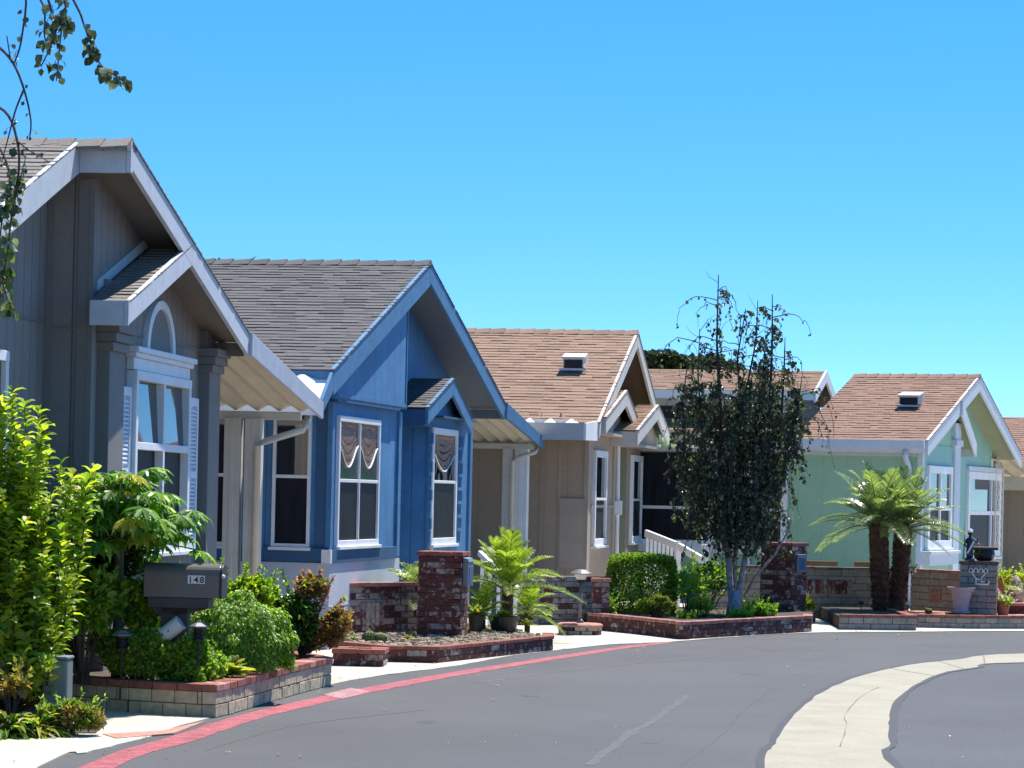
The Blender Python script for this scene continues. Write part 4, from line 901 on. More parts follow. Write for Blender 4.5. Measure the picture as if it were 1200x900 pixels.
def pillar(name, label, cx, cy, rz, w_, d_, n, h, mats, picks, cap, seed, plaque=None, L_=0.2):
    t = thing(name, label, 'pillar', (cx, cy, 0), rz)
    b = MB(); pth = [(-w_/2, -d_/2), (w_/2, -d_/2), (w_/2, d_/2), (-w_/2, d_/2)]
    bricks(b, pth, 0, n, h, L_, 0.1, picks, seed, core=len(mats), closed=True, jit=0.005)
    b.box(-w_/2+0.05, w_/2-0.05, -d_/2+0.05, d_/2-0.05, 0, n*h-0.01, len(mats))
    b.build('shaft', [M[x] for x in mats] + [M['mortar']], t, bevel=0.004)
    b = MB(); r = random.Random(seed); k = max(2, round(w_/0.11))
    for i in range(k):
        for j in (0, 1): b.box(-w_/2-0.018+(w_+0.036)*i/k+0.003, -w_/2-0.018+(w_+0.036)*(i+1)/k-0.003, -d_/2-0.018+(d_+0.036)*j/2+0.002, -d_/2-0.018+(d_+0.036)*(j+1)/2-0.002, n*h, n*h+0.045+r.uniform(-0.002, 0.002))
    b.build('cap', M[cap], t, bevel=0.004)
    return t
# pillar 1: mailbox pillar in the brick bed
p1 = A(518, 757, 30.3)
t1 = pillar('brick_mailbox_pillar', 'used brick mailbox pillar with red cap in the bed before the blue house', p1.x, p1.y, -0.15, 0.47, 0.5, 15, 0.0655, ['brick', 'brickwhite'], [0, 0, 0, 0, 0, 1], 'cap', 21)
b = MB(); b.box(0.24, 0.30, -0.2, 0.14, 0.66, 0.92); b.extr([(0.24, -0.2, 0.92), (0.31, -0.2, 0.92), (0.29, -0.2, 0.96), (0.24, -0.2, 0.97)], (0, 0.34, 0)); b.build('mailbox_door', M['dull'], t1, bevel=0.006)
b = MB(); b.box(0.30, 0.306, -0.15, 0.09, 0.69, 0.87); b.build('door_panel', M['h2dark'], bpy.data.objects['mailbox_door'])
# pillar 2: at the birch bed
p2 = A(917, 727, 38.0)
t2 = pillar('brick_mailbox_pillar', 'dark used brick mailbox pillar standing between the birch and the mint house', p2.x, p2.y, -0.55, 0.47, 0.47, 16, 0.0655, ['brick', 'brickwhite'], [0, 0, 0, 0, 1], 'cap', 22)
b = MB(); b.box(0.236, 0.27, -0.12, 0.14, 0.7, 0.94); b.build('mailbox_door', M['dull'], t2, bevel=0.006)
b = MB(); b.box(0.27, 0.276, -0.08, 0.10, 0.73, 0.89); b.build('door_panel', M['h2dark'], t2)

# brick plinth wall below the tan house
a0, a1 = A(600, 735, 35.6), A(722, 737, 36.4)
wall('brick_plinth_wall', 'dark used brick wall below the tan house, behind the small lamp post', 'brick wall', [(a0.x, a0.y), (a1.x, a1.y)], 9, 0.07, 0.2, 0.1, ['brick', 'brickwhite', 'blockcool'], None, 'mortar', z0=0, seed=31, picks=[0, 1, 1, 2, 2])
a0 = A(703, 738, 35.1)
pillar('brick_gate_pillar', 'short used brick pillar with pale cap beside the clipped box hedge', a0.x, a0.y, 0.1, 0.2, 0.2, 9, 0.066, ['brick', 'brickwhite'], [0, 0, 1], 'cappink', 33)

# birch bed
PD = [G(690, 738), G(745, 743.5), G(800, 750), G(951, 741)]
PD.append(PD[-1] + Vector((0.05, 0.5, 0)))
wall('brick_bed_wall', 'low curved brick bed edge below the birch tree', 'planter wall', PD, 3, 0.058, 0.2, 0.1, ['brick', 'brick', 'brickwhite'], ['cappink'], 'mortar', 0.04, 0.1, 0.012, seed=41, picks=[0, 1, 1, 0, 2])
bedD = [(p.x, p.y+0.08) for p in PD[:4]] + [(PD[4].x-0.06, PD[4].y+0.1), (4.2, 38.6), (1.5, 38.6), (1.0, 36.6)]
bed('birch_soil', bedD, 0.17)

# block walls below the mint house
a0, a1, a2 = A(826, 728, 39.6), A(1064, 727, 40.2), A(1132, 722, 39.2)
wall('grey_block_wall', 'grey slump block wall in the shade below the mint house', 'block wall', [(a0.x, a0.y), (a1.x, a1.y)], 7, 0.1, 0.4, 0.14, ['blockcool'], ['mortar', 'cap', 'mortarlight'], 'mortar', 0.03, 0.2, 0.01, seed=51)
b = MB(); o0 = bpy.data.objects['grey_block_wall']
x0 = A(946, 690, 39.9).x - a0.x; r = random.Random(5)
dd = Vector((a1.x-a0.x, a1.y-a0.y, 0)).normalized(); nn = Vector((-dd.y, dd.x, 0))
for k in range(12): b.obox(dd*(x0+0.058*k) + nn*(-0.006) + Vector((0, 0, 0.45)), dd, nn, Vector((0, 0, 1)), 0.025, 0.02, 0.095, r.choice([0, 0, 1]))
b.build('soldier_panel', [M['brick'], M['brickwhite']], o0, bevel=0.003)
wall('tan_block_wall', 'sunlit pinkish block wall turning from the downpipe toward the street', 'block wall', [(a1.x+0.02, a1.y-0.01), (a2.x, a2.y)], 7, 0.1, 0.4, 0.14, ['blockpink'], ['cappink'], 'mortarlight', 0.03, 0.2, 0.01, seed=52)  # pinker than the grey wall: sunlight on this face put into the block colour
b = MB(); dd = Vector((a2.x-a1.x, a2.y-a1.y, 0)).normalized(); nn = Vector((-dd.y, dd.x, 0))
for k in range(4): b.obox(dd*(0.47+0.055*k) + nn*(-0.006) + Vector((0, 0, 0.36)), dd, nn, Vector((0, 0, 1)), 0.024, 0.02, 0.09, 0)
b.build('soldier_panel', [M['cappink']], bpy.data.objects['tan_block_wall'], bevel=0.003)
PE = [G(986, 738.5), G(1074, 739.5), G(1075, 735)]
PE = [PE[0], PE[1], PE[1] + Vector((0.0, 2.6, 0))]
wall('block_bed_wall', 'low grey block bed edge with red cap at the foot of the twin palms', 'planter wall', PE, 2, 0.085, 0.2, 0.1, ['blockcool'], ['cap'], 'mortar', 0.035, 0.2, 0.01, seed=55)
bed('palm_soil', [(PE[0].x, PE[0].y+0.08), (PE[1].x-0.08, PE[1].y+0.08), (PE[1].x-0.08, 39.9), (PE[0].x+0.1, 39.9)], 0.17)
PF_ = [G(1076, 736), G(1140, 737.5), G(1290, 737.5)]
wall('block_bed_wall', 'low block ledge with brick top under the urn and flower pots at right', 'planter wall', PF_, 2, 0.075, 0.2, 0.1, ['blockcool', 'blockpink'], ['cap'], 'mortarlight', 0.035, 0.2, 0.01, seed=56)
bed('ledge_paving', [(PF_[0].x+0.02, PF_[0].y+0.08), (PF_[1].x, PF_[1].y+0.08), (PF_[2].x, PF_[2].y+0.08), (PF_[2].x, 39.3), (PF_[0].x, 39.3)], 0.165, 'cappink')
p3 = A(1146, 728, 38.4)
t3 = pillar('block_mailbox_pillar', 'grey block pillar with white wall ornament beside the urn', p3.x, p3.y, -0.2, 0.5, 0.45, 10, 0.085, ['blockcool', 'blockcool'], [0, 1], 'mortar', 57, L_=0.24)
b = MB()   # white candelabra-like ornament: loops above an L and E shaped base
yy = -0.245
for k in range(4):
    x = -0.10 + 0.066*k
    b.tube([(x-0.022, yy, 0.74), (x-0.025, yy, 0.78), (x, yy, 0.805), (x+0.025, yy, 0.78), (x+0.022, yy, 0.74)], 0.009, 6)
b.tube([(-0.10, yy, 0.75), (-0.06, yy, 0.70), (-0.03, yy, 0.66), (-0.03, yy, 0.58)], 0.009, 6); b.tube([(0.1, yy, 0.75), (0.07, yy, 0.70), (0.04, yy, 0.67)], 0.009, 6)
b.tube([(-0.05, yy, 0.585), (0.14, yy, 0.585)], 0.012, 6); b.tube([(0.14, yy, 0.585), (0.14, yy, 0.64)], 0.010, 6); b.tube([(0.04, yy, 0.67), (0.04, yy, 0.62), (0.09, yy, 0.62)], 0.010, 6); b.tube([(-0.03, yy, 0.66), (0.02, yy, 0.65)], 0.009, 6)
b.build('ornament', M['white'], t3, smooth=True)
b = MB(); b.box(0.25, 0.258, -0.05, 0.02, 0.36, 0.47); b.build('plaque', M['black'], t3)

# wooden troughs on the block wall
for px_, wd, lab in ((963, 0.42, 'long weathered wooden trough lying on the grey block wall'), (1010, 0.2, 'short wooden trough on the block wall just left of the palms')):
    p = A(px_, 660, 40.3); t = thing('wooden_trough', lab, 'trough', (p.x, p.y, 0.735), 0, 'wooden troughs on the block wall')
    b = MB(); b.box(-wd/2, wd/2, -0.06, -0.045, 0, 0.07); b.box(-wd/2, wd/2, 0.045, 0.06, 0, 0.07); b.box(-wd/2+0.001, wd/2-0.001, -0.044, 0.044, 0.0, 0.05); b.box(-wd/2-0.012, -wd/2, -0.065, 0.065, 0, 0.078); b.box(wd/2, wd/2+0.012, -0.065, 0.065, 0, 0.078)
    b.build('boards', M['wood'], t, bevel=0.003)

# ------------------------------------------------------------------ street furniture
# mailbox 148
mp_ = A(217, 660, 20.75); mz = mp_.z
t = thing('mailbox', 'brown-grey mailbox numbered 148 on a dark post above the round shrub', 'mailbox', (mp_.x, mp_.y, 0), -0.10)
b = MB(); hw, rr = 0.10, 0.10; prof = [(-hw, 0.0)]
for k in range(13): q = pi - pi*k/12; prof.append((hw*cos(q), 0.165 + 0.085*sin(q)))
prof.append((hw, 0.0)); zb = mz - 0.25
b.extr([(-0.285, y_, zb + z_) for y_, z_ in prof], (0.565, 0, 0)); b.build('box', M['mailbox'], t, bevel=0.004)
b = MB(); b.extr([(0.281, y_*1.04, zb - 0.004 + z_*1.02) for y_, z_ in prof], (0.018, 0, 0)); d_ = b.build('door', M['black'], t, bevel=0.003)
b = MB(); b.lathe([(0.0, -0.014), (0.018, -0.01), (0.020, 0.0), (0.014, 0.012), (0.0, 0.016)], (0.302, -0.085, zb+0.16), 12); b.build('knob', M['pvc'], d_, smooth=True)
b = MB(); b.box(-0.25, 0.2, -0.105, 0.105, zb-0.075, zb-0.002); b.extr([(-0.25, -0.05, zb-0.075), (-0.2, -0.05, zb-0.13), (0.0, -0.05, zb-0.13), (0.2, -0.05, zb-0.075)], (0, 0.1, 0)); b.build('bracket', M['post'], t, bevel=0.004)
b = MB(); b.box(-0.165, 0.04, -0.05, 0.05, 0.15, zb-0.07); b.build('post', M['post'], t, bevel=0.006)
b = MB(); c1, c2 = Vector((-0.25, -0.10, mz-0.63)), Vector((0.0, -0.10, mz-0.43)); dv = (c2-c1).normalized()
ring = []; n_ = 14
for (c, rad) in ((c1, 0.058), (c2, 0.058), (c2, 0.05), (c1, 0.05)):
    s_a = dv.cross(Vector((0, 1, 0))).normalized(); s_b = dv.cross(s_a)
    ring += [c + (s_a*cos(2*pi*k/n_) + s_b*sin(2*pi*k/n_))*rad for k in range(n_)]
b.raw(ring, [(i*n_+k, i*n_+(k+1) % n_, ((i+1) % 4)*n_+(k+1) % n_, ((i+1) % 4)*n_+k) for i in range(4) for k in range(n_)])
tb = b.build('newspaper_tube', M['pvc'], t)
b = MB()
for f_ in (0.45, 0.68):
    c = c1.lerp(c2, f_) + Vector((0, -0.0585, 0)); b.lathe([(0.0, -0.006), (0.006, -0.003), (0.006, 0.003), (0.0, 0.006)], c, 8)
b.build('bolt', M['black'], tb)
for k, ch in enumerate('148'):
    xx = 0.045 + k*0.043
    b = MB(); b.box(xx, xx+0.040, -hw-0.004, -hw-0.001, zb+0.105, zb+0.165); np_ = b.build('number_plate', M['white'], t)
    cu = bpy.data.curves.new('numeral', 'FONT'); cu.body = ch; cu.size = 0.066; cu.align_x = 'CENTER'; cu.extrude = 0.0008; cu.offset = 0.0012
    to = bpy.data.objects.new('tmp', cu); COL.objects.link(to); bpy.context.view_layer.update()
    me = bpy.data.meshes.new_from_object(to.evaluated_get(bpy.context.evaluated_depsgraph_get())); bpy.data.objects.remove(to)
    me.materials.clear(); me.materials.append(M['digit'])
    o = bpy.data.objects.new('numeral', me); COL.objects.link(o); o.parent = np_; o.rotation_euler = (pi/2, 0, 0); o.location = (xx+0.020, -hw-0.0055, zb+0.111)

# utility cabinet
p = G(52, 819); t = thing('utility_cabinet', 'grey-green utility cabinet beside the end of the block planter', 'utility box', (A(52, 819, 19.0).x + 0.0, 19.0, 0), -0.12)
b = MB(); b.box(0.0, 0.175, -0.08, 0.08, 0, 0.475); b.build('cabinet', M['utility'], t, bevel=0.018)
b = MB(); b.box(-0.006, 0.181, -0.086, 0.086, 0.475, 0.498); b.build('lid', M['utility'], t, bevel=0.012)
b = MB(); b.box(0.015, 0.16, -0.084, -0.0805, 0.12, 0.44); b.build('door', M['utility'], t, bevel=0.002)
# small white-lensed garden spotlight
p = A(97, 822, 19.6); t = thing('garden_spotlight', 'small round silver spotlight on the paving before the planter', 'light', (p.x, p.y-0.08, 0))
b = MB(); b.tube([(0, 0, 0), (0, 0, 0.06)], 0.012, 8); b.box(-0.05, 0.05, -0.03, 0.03, 0, 0.012); b.build('stake', M['pvc'], t)
b = MB(); b.lathe([(0.0, -0.03), (0.03, -0.028), (0.045, 0.0), (0.035, 0.03), (0.0, 0.04)], (0, 0, 0.085), 14); b.build('head', M['pvc'], t, smooth=True)

# path lights: square cap over a louvred lantern on a stake
def path_light(label, px_, py_, d, k=1.0):
    p = A(px_, py_, d); t = thing('path_light', label, 'garden light', (p.x, p.y, 0), 0.3, 'garden lights in the front planter'); z = p.z
    b = MB(); b.tube([(0, 0, 0.1), (0, 0, z-0.16*k)], 0.014*k, 8); b.build('stake', M['black'], t)
    b = MB(); b.lathe([(0.055*k, z-0.17*k), (0.06*k, z-0.155*k), (0.05*k, z-0.15*k), (0.05*k, z-0.04*k), (0.058*k, z-0.035*k)], (0, 0, 0), 12)
    for q in range(4): b.lathe([(0.056*k, z-(0.065+q*0.024)*k), (0.068*k, z-(0.074+q*0.024)*k), (0.056*k, z-(0.070+q*0.024)*k)], (0, 0, 0), 12)
    b.build('lantern', M['black'], t)
    b = MB(); b.lathe([(0.105*k, z-0.035*k), (0.108*k, z-0.022*k), (0.055*k, z+0.012*k), (0.05*k, z+0.02*k), (0.0, z+0.022*k)], (0, 0, 0), 6); b.build('lamp_shade', M['lightcap'], t)
path_light('garden light poking out of the low bush below the papaya trunk', 143, 741, 20.5, 0.72)
path_light('garden light under the mailbox in front of the round shrub', 233, 731, 20.5, 0.72)
path_light('garden light at the right side of the round shrub', 328, 727, 22.3, 0.68)
# small low-voltage lights at the palm bed
for (px_, py_, d, lab) in ((1009, 716, 38.2, 'tiny dark stake light left of the twin palm trunks'), (1064, 716, 38.2, 'tiny pale stake light right of the twin palm trunks')):
    p = A(px_, py_, d); t = thing('stake_light', lab, 'garden light', (p.x, p.y, 0.16), 0, 'stake lights in the palm bed')
    b = MB(); b.tube([(0, 0, 0), (0, 0, 0.14)], 0.008, 6); b.build('stake', M['black'], t)
    b = MB(); b.lathe([(0.03, 0.12), (0.045, 0.135), (0.02, 0.16), (0, 0.165)], (0, 0, 0), 10); b.build('lamp_shade', M['pvc' if px_ > 1020 else 'black'], t)

# lamp post on round brick base
p = G(680, 745); t = thing('lamp_post', 'small lamp on a grey post standing on a round brick base', 'lamp', (p.x, p.y + 0.22, 0)); k = (p.y + 0.22) / 3300
b = MB(); r = random.Random(3)
for c in range(2):
    for i in range(10):
        q = 2*pi*(i + 0.5*c)/10; dd = Vector((-sin(q), cos(q), 0)); nn = Vector((cos(q), sin(q), 0)); b.obox(nn*0.205 + Vector((0, 0, 0.03+0.05*c)), dd, nn, Vector((0, 0, 1)), 0.066, 0.05, 0.023, r.choice([0, 1, 1]))
b.lathe([(0.2, 0), (0.2, 0.10), (0, 0.10)], (0, 0, 0), 20, 2); b.build('base', [M['brick'], M['blockpink'], M['mortarlight']], t, bevel=0.004)
b = MB(); b.lathe([(0.27, 0.10), (0.275, 0.125), (0.25, 0.14), (0, 0.145)], (0, 0, 0), 24); b.build('base_cap', M['cappink'], t)
b = MB(); b.tube([(0, 0, 0.14), (0, 0, 0.62)], 0.02, 10); b.lathe([(0.045, 0.14), (0.04, 0.17), (0.02, 0.19)], (0, 0, 0), 12); b.build('pole', M['lightcap'], t, smooth=True)
b = MB(); b.lathe([(0.03, 0.60), (0.045, 0.62), (0.045, 0.66)], (0, 0, 0), 12); b.build('collar', M['black'], t)
b = MB(); b.lathe([(0.05, 0.66), (0.085, 0.725), (0.0, 0.73)], (0, 0, 0), 14); b.build('lamp_glass', M['lampglass'], t, smooth=False)
b = MB(); b.lathe([(0.125, 0.725), (0.13, 0.735), (0.07, 0.775), (0.0, 0.785)], (0, 0, 0), 16); b.build('lamp_shade', M['lightcap'], t, smooth=False)

# stair railing beside the tan house
r0, r1 = A(757, 625, 43.0), A(795, 640, 42.0); r2 = A(826, 658, 41.0)
t = thing('stair_railing', 'white stair railing sloping down beside the tan house', 'railing', (r0.x, r0.y, 0))
L3 = [Vector((0, 0, r0.z)), Vector((r1.x-r0.x, r1.y-r0.y, r1.z)), Vector((r2.x-r0.x, r2.y-r0.y, r2.z))]
b = MB()
for a_, c_ in ((L3[0], L3[1]), (L3[1], L3[2])):
    d_ = (c_-a_); l = d_.length; d_.normalize(); n_v = Vector((-d_.y, d_.x, 0)).normalized(); b.obox((a_+c_)/2, d_, n_v, d_.cross(n_v), l/2, 0.03, 0.055)
b.build('handrail', M['white'], t, bevel=0.008)
for k in range(8):
    a_ = L3[0].lerp(L3[1], 0.05 + k*0.125); b = MB(); b.box(a_.x-0.02, a_.x+0.02, a_.y-0.02, a_.y+0.02, 0.2, a_.z-0.04); b.build('baluster', M['white'], t)
b = MB(); b.box(L3[1].x-0.04, L3[1].x+0.04, L3[1].y-0.04, L3[1].y+0.04, 0, L3[1].z+0.07); b.build('newel_post', M['white'], t, bevel=0.01)
b = MB(); b.box(L3[2].x-0.05, L3[2].x+0.05, L3[2].y-0.04, L3[2].y+0.04, 0, L3[2].z+0.25); b.build('newel_post', M['white'], t, bevel=0.01)
# second little railing between the blue and the tan house
r0, r1 = A(562, 648, 34.2), A(606, 690, 33.4)
t = thing('stair_railing', 'white balusters behind the feathery palm beside the blue house', 'railing', (r0.x, r0.y, 0))
a_, c_ = Vector((0, 0, r0.z)), Vector((r1.x-r0.x, r1.y-r0.y, r1.z)); b = MB(); d_ = (c_-a_); l = d_.length; d_.normalize(); n_v = Vector((-d_.y, d_.x, 0)).normalized(); b.obox((a_+c_)/2, d_, n_v, d_.cross(n_v), l/2, 0.025, 0.03); b.build('handrail', M['white'], t)
for k in range(5):
    q = a_.lerp(c_, 0.08 + k*0.22); b = MB(); b.box(q.x-0.022, q.x+0.022, q.y-0.02, q.y+0.02, 0.0, q.z-0.02); b.build('baluster', M['white'], t)

# ------------------------------------------------------------------ pots, urn, statue
def potted(name, label, cat, loc, prof, m, grp=None, n=20, soil=0.9):
    t = thing(name, label, cat, loc, 0, grp); b = MB(); h = prof[-1][1]; r_in = prof[-1][0]*0.88
    b.lathe([(0.001, 0)] + prof + [(r_in, h), (r_in, h*0.86), (0.001, h*0.86)], (0, 0, 0), n); b.build('pot', M[m], t, smooth=False, bevel=0.003)
    b = MB(); b.lathe([(r_in*0.98, h*0.86), (r_in*0.7, h*0.9), (0.001, h*0.92)], (0, 0, 0.002), 12); b.build('soil', M['soil'], t); return t
pA = A(590, 748, 31.2); pA.z = 0.115; potA = potted('plant_pot', 'wide black pot with low succulents in the brick bed', 'pot', pA, [(0.11, 0), (0.13, 0.02), (0.17, 0.16), (0.18, 0.19)], 'pot', 'black pots in the brick bed')
pB = A(557, 751, 31.0); pB.z = 0.115; potB = potted('plant_pot', 'narrow black pot with a leafy plant right beside the brick pillar', 'pot', pB, [(0.06, 0), (0.07, 0.02), (0.085, 0.19), (0.092, 0.21)], 'pot', 'black pots in the brick bed')
pU = A(1126, 724, 38.1); pU.z = 0.165; urn = potted('stone_urn', 'pale grey flared urn on a dark base before the block pillar', 'urn', (pU.x, pU.y, 0.165), [(0.13, 0), (0.13, 0.05), (0.10, 0.06), (0.11, 0.16), (0.15, 0.34), (0.19, 0.36), (0.2, 0.375)], 'urn')
b = MB(); b.box(-0.19, 0.16, -0.16, 0.16, -0.0, 0.028); b.build('base', M['black'], urn)
for (px_, py_, d, rr, hh, lab) in ((1175, 728, 38.4, 0.10, 0.2, 'terracotta pot in front of the flower group at the right edge'), (1174, 694, 39.3, 0.09, 0.5, 'taller terracotta planter behind, holding yellow flowers')):
    p = A(px_, py_, d); potted('terracotta_pot', lab, 'pot', (p.x, p.y, 0.165), [(rr*0.7, 0), (rr*0.95, hh*0.85), (rr*1.1, hh*0.86), (rr*1.1, hh)], 'terracotta', 'terracotta pots at the right')
p = A(1088, 724, 37.7); potS = potted('plant_pot', 'little dark pot with a small plant on the brick ledge by the downpipe', 'pot', (p.x, p.y, 0.165), [(0.035, 0), (0.055, 0.04), (0.045, 0.07)], 'pot', None, 12)
# brick step at right edge
p = A(1190, 715, 38.9); b = MB(); bb = thing('brick_step', 'pair of brick steps behind the terracotta pots at the right edge', 'steps', (p.x, p.y, 0.165))
b = MB(); b.box(-0.1, 0.9, 0.0, 0.3, 0, 0.11); b.build('riser', M['brick'], bb); b = MB(); b.box(-0.12, 0.9, -0.02, 0.32, 0.112, 0.15); b.build('tread', M['cappink'], bb)
p = A(1190, 700, 39.3); b = MB(); b.lathe([(0.12, 0), (0.13, 0.1), (0.09, 0.26), (0.03, 0.36), (0, 0.38)], (p.x, p.y, 0.315), 12); tag(b.build('garden_boulder', M['blockpink'], smooth=True), 'pale pointed stone among the flowers at the right edge', 'stone')
# dark planter box on top of pillar 3 and the small statue
p = A(1153, 668, 38.4); t = thing('cauldron_planter', 'black planter box with a small plant on top of the block pillar', 'planter', (p.x, p.y, 0.898))
b = MB(); b.lathe([(0.09, 0), (0.13, 0.03), (0.15, 0.09), (0.13, 0.16), (0.15, 0.175), (0.12, 0.18)], (0, 0, 0), 14); b.box(-0.17, 0.17, -0.12, 0.12, 0.15, 0.175); b.build('bowl', M['pot'], t)
b = MB(); b.box(-0.16, 0.16, -0.11, 0.11, 0.176, 0.19); b.build('rim', M['cappink'], t)
p = A(1136, 668, 38.2); t = thing('lawn_statue', 'small painted lawn statue with white cap standing on the block pillar', 'statue', (p.x, p.y, 0.898))
b = MB(); b.lathe([(0.07, 0), (0.07, 0.03), (0.05, 0.04)], (0, 0, 0), 12); b.lathe([(0.045, 0.04), (0.05, 0.14), (0.04, 0.2), (0.055, 0.25), (0.05, 0.3), (0.02, 0.32), (0.018, 0.34)], (0, 0, 0), 12)
b.tube([(-0.05, 0, 0.29), (-0.075, -0.02, 0.22), (-0.04, -0.05, 0.17)], [0.018, 0.015, 0.011], 8); b.tube([(0.05, 0, 0.29), (0.09, -0.02, 0.25), (0.10, -0.04, 0.31)], [0.018, 0.015, 0.011], 8); b.build('body', M['navy'], t, smooth=True)
b = MB(); b.lathe([(0.001, 0.335), (0.028, 0.35), (0.032, 0.38), (0.001, 0.41)], (0, 0, 0), 12); b.build('head', M['black'], t, smooth=True)
b = MB(); b.lathe([(0.034, 0.385), (0.038, 0.41), (0.025, 0.43), (0.001, 0.435)], (0, 0, 0), 12); b.box(-0.03, 0.03, -0.065, -0.02, 0.386, 0.392); b.build('cap', M['white'], t, smooth=False)
b = MB(); b.tube([(-0.04, -0.045, 0.1), (0.0, -0.052, 0.18), (0.045, -0.045, 0.27)], 0.012, 6); b.build('sash', M['white'], t)

# ------------------------------------------------------------------ plants
def leaf(b, p, d, n, L_, W_, fold=0.25, mi=0, bend=0.15):
    d = d.normalized(); s = d.cross(n)
    if s.length < 1e-4: s = d.cross(Vector((0.3, 0.5, 0.8)))
    s.normalize(); n = s.cross(d)
    m1 = p + d*(L_*0.35) + n*(L_*bend*0.3); m2 = p + d*(L_*0.72) + n*(L_*bend*0.1); tip = p + d*L_ - n*(L_*bend)
    u = n*(W_*fold)
    vs = [p, m1 + s*(W_*0.5) + u, m2 + s*(W_*0.36) + u*0.7, tip, m2 - s*(W_*0.36) + u*0.7, m1 - s*(W_*0.5) + u, m1, m2]
    b.raw(vs, [(0, 6, 1), (6, 7, 2, 1), (7, 3, 2), (0, 5, 6), (6, 5, 4, 7), (7, 4, 3)], mi)
def rv(r):
    while True:
        v = Vector((r.uniform(-1, 1), r.uniform(-1, 1), r.uniform(-1, 1)))
        if 0.05 < v.length < 1: return v.normalized()
def lumps(r, k): return [(rv(r), r.uniform(0.14, 0.34), r.uniform(5, 14)) for _ in range(k)]
def cloud(b, r, c, rad, n, L_, W_, mis=(0,), shell=0.5, upb=0.4, box=False, bot=-1.0, lump=None, size_j=0.35):
    c = Vector(c); lp = lump if lump is not None else lumps(r, 9)
    for _ in range(n):
        if box:
            v = Vector((r.uniform(-1, 1), r.uniform(-1, 1), r.uniform(-1, 1))); ax = r.choice((0, 0, 1, 1, 2, 2)); sg = 1 if (ax == 2 and r.random() < 0.8) else r.choice((-1, 1))
            v[ax] = sg * r.uniform(0.55, 1.03)**0.5 * 1.0; nv = Vector((0, 0, 0)); nv[ax] = sg; q = v
            w_ = v.length; q = v * (1 - 0.26*max(0, w_-1.0))
            pos = c + Vector((q.x*rad[0], q.y*rad[1], q.z*rad[2]))
        else:
            v = rv(r)
            if v.z < bot: v.z = -v.z
            f = 1.0
            for (a, am, k) in lp: f += am * max(0, v.dot(a))**k - am*0.22
            t = (shell + (1-shell)*r.random()**0.5) * f; nv = v
            pos = c + Vector((v.x*rad[0], v.y*rad[1], v.z*rad[2])) * t
        d = (nv + rv(r)*0.9 + Vector((0, 0, upb))).normalized(); nn = (nv*0.6 + rv(r)*0.7 + Vector((0, 0, 0.6))).normalized()
        k = r.uniform(1-size_j, 1+size_j); leaf(b, pos, d, nn, L_*k, W_*k, 0.22, r.choice(mis))
def shoots(b, bs, r, base, tips, L_, W_, every, mis=(0,), start=0.35, srad=0.006, spread=0.9, sway=0.06):
    base = Vector(base)
    for tp in tips:
        tp = Vector(tp); mid = base.lerp(tp, 0.5) + Vector((r.uniform(-1, 1)*sway, r.uniform(-1, 1)*sway, 0.08*(tp-base).length)); pts = []
        for i in range(9):
            t = i/8; pts.append(base*(1-t)**2 + mid*2*t*(1-t) + tp*t*t)
        bs.tube(pts, [srad*(1.6-1.2*i/8) for i in range(9)], 5)
        ln = (tp-base).length; n = int(ln*(1-start)/every); ang = r.uniform(0, 6)
        for i in range(n):
            t = start + (1-start)*(i+r.random()*0.5)/n; x = t*8; k = min(7, int(x)); p = pts[k].lerp(pts[k+1], x-k); ax = (pts[k+1]-pts[k]).normalized()
            ang += 2.4; s = ax.cross(Vector((0.2, 0.9, 0.1))).normalized(); s2 = ax.cross(s); o = s*cos(ang) + s2*sin(ang)
            d = (o*spread + ax*0.7 + rv(r)*0.3).normalized(); k_ = r.uniform(0.7, 1.2)
            leaf(b, p, d, (ax + o*-0.3 + rv(r)*0.35).normalized(), L_*k_, W_*k_, 0.22, r.choice(mis))
def plant(name, label, cat, loc, group=None):
    return thing(name, label, cat, loc, 0, group)
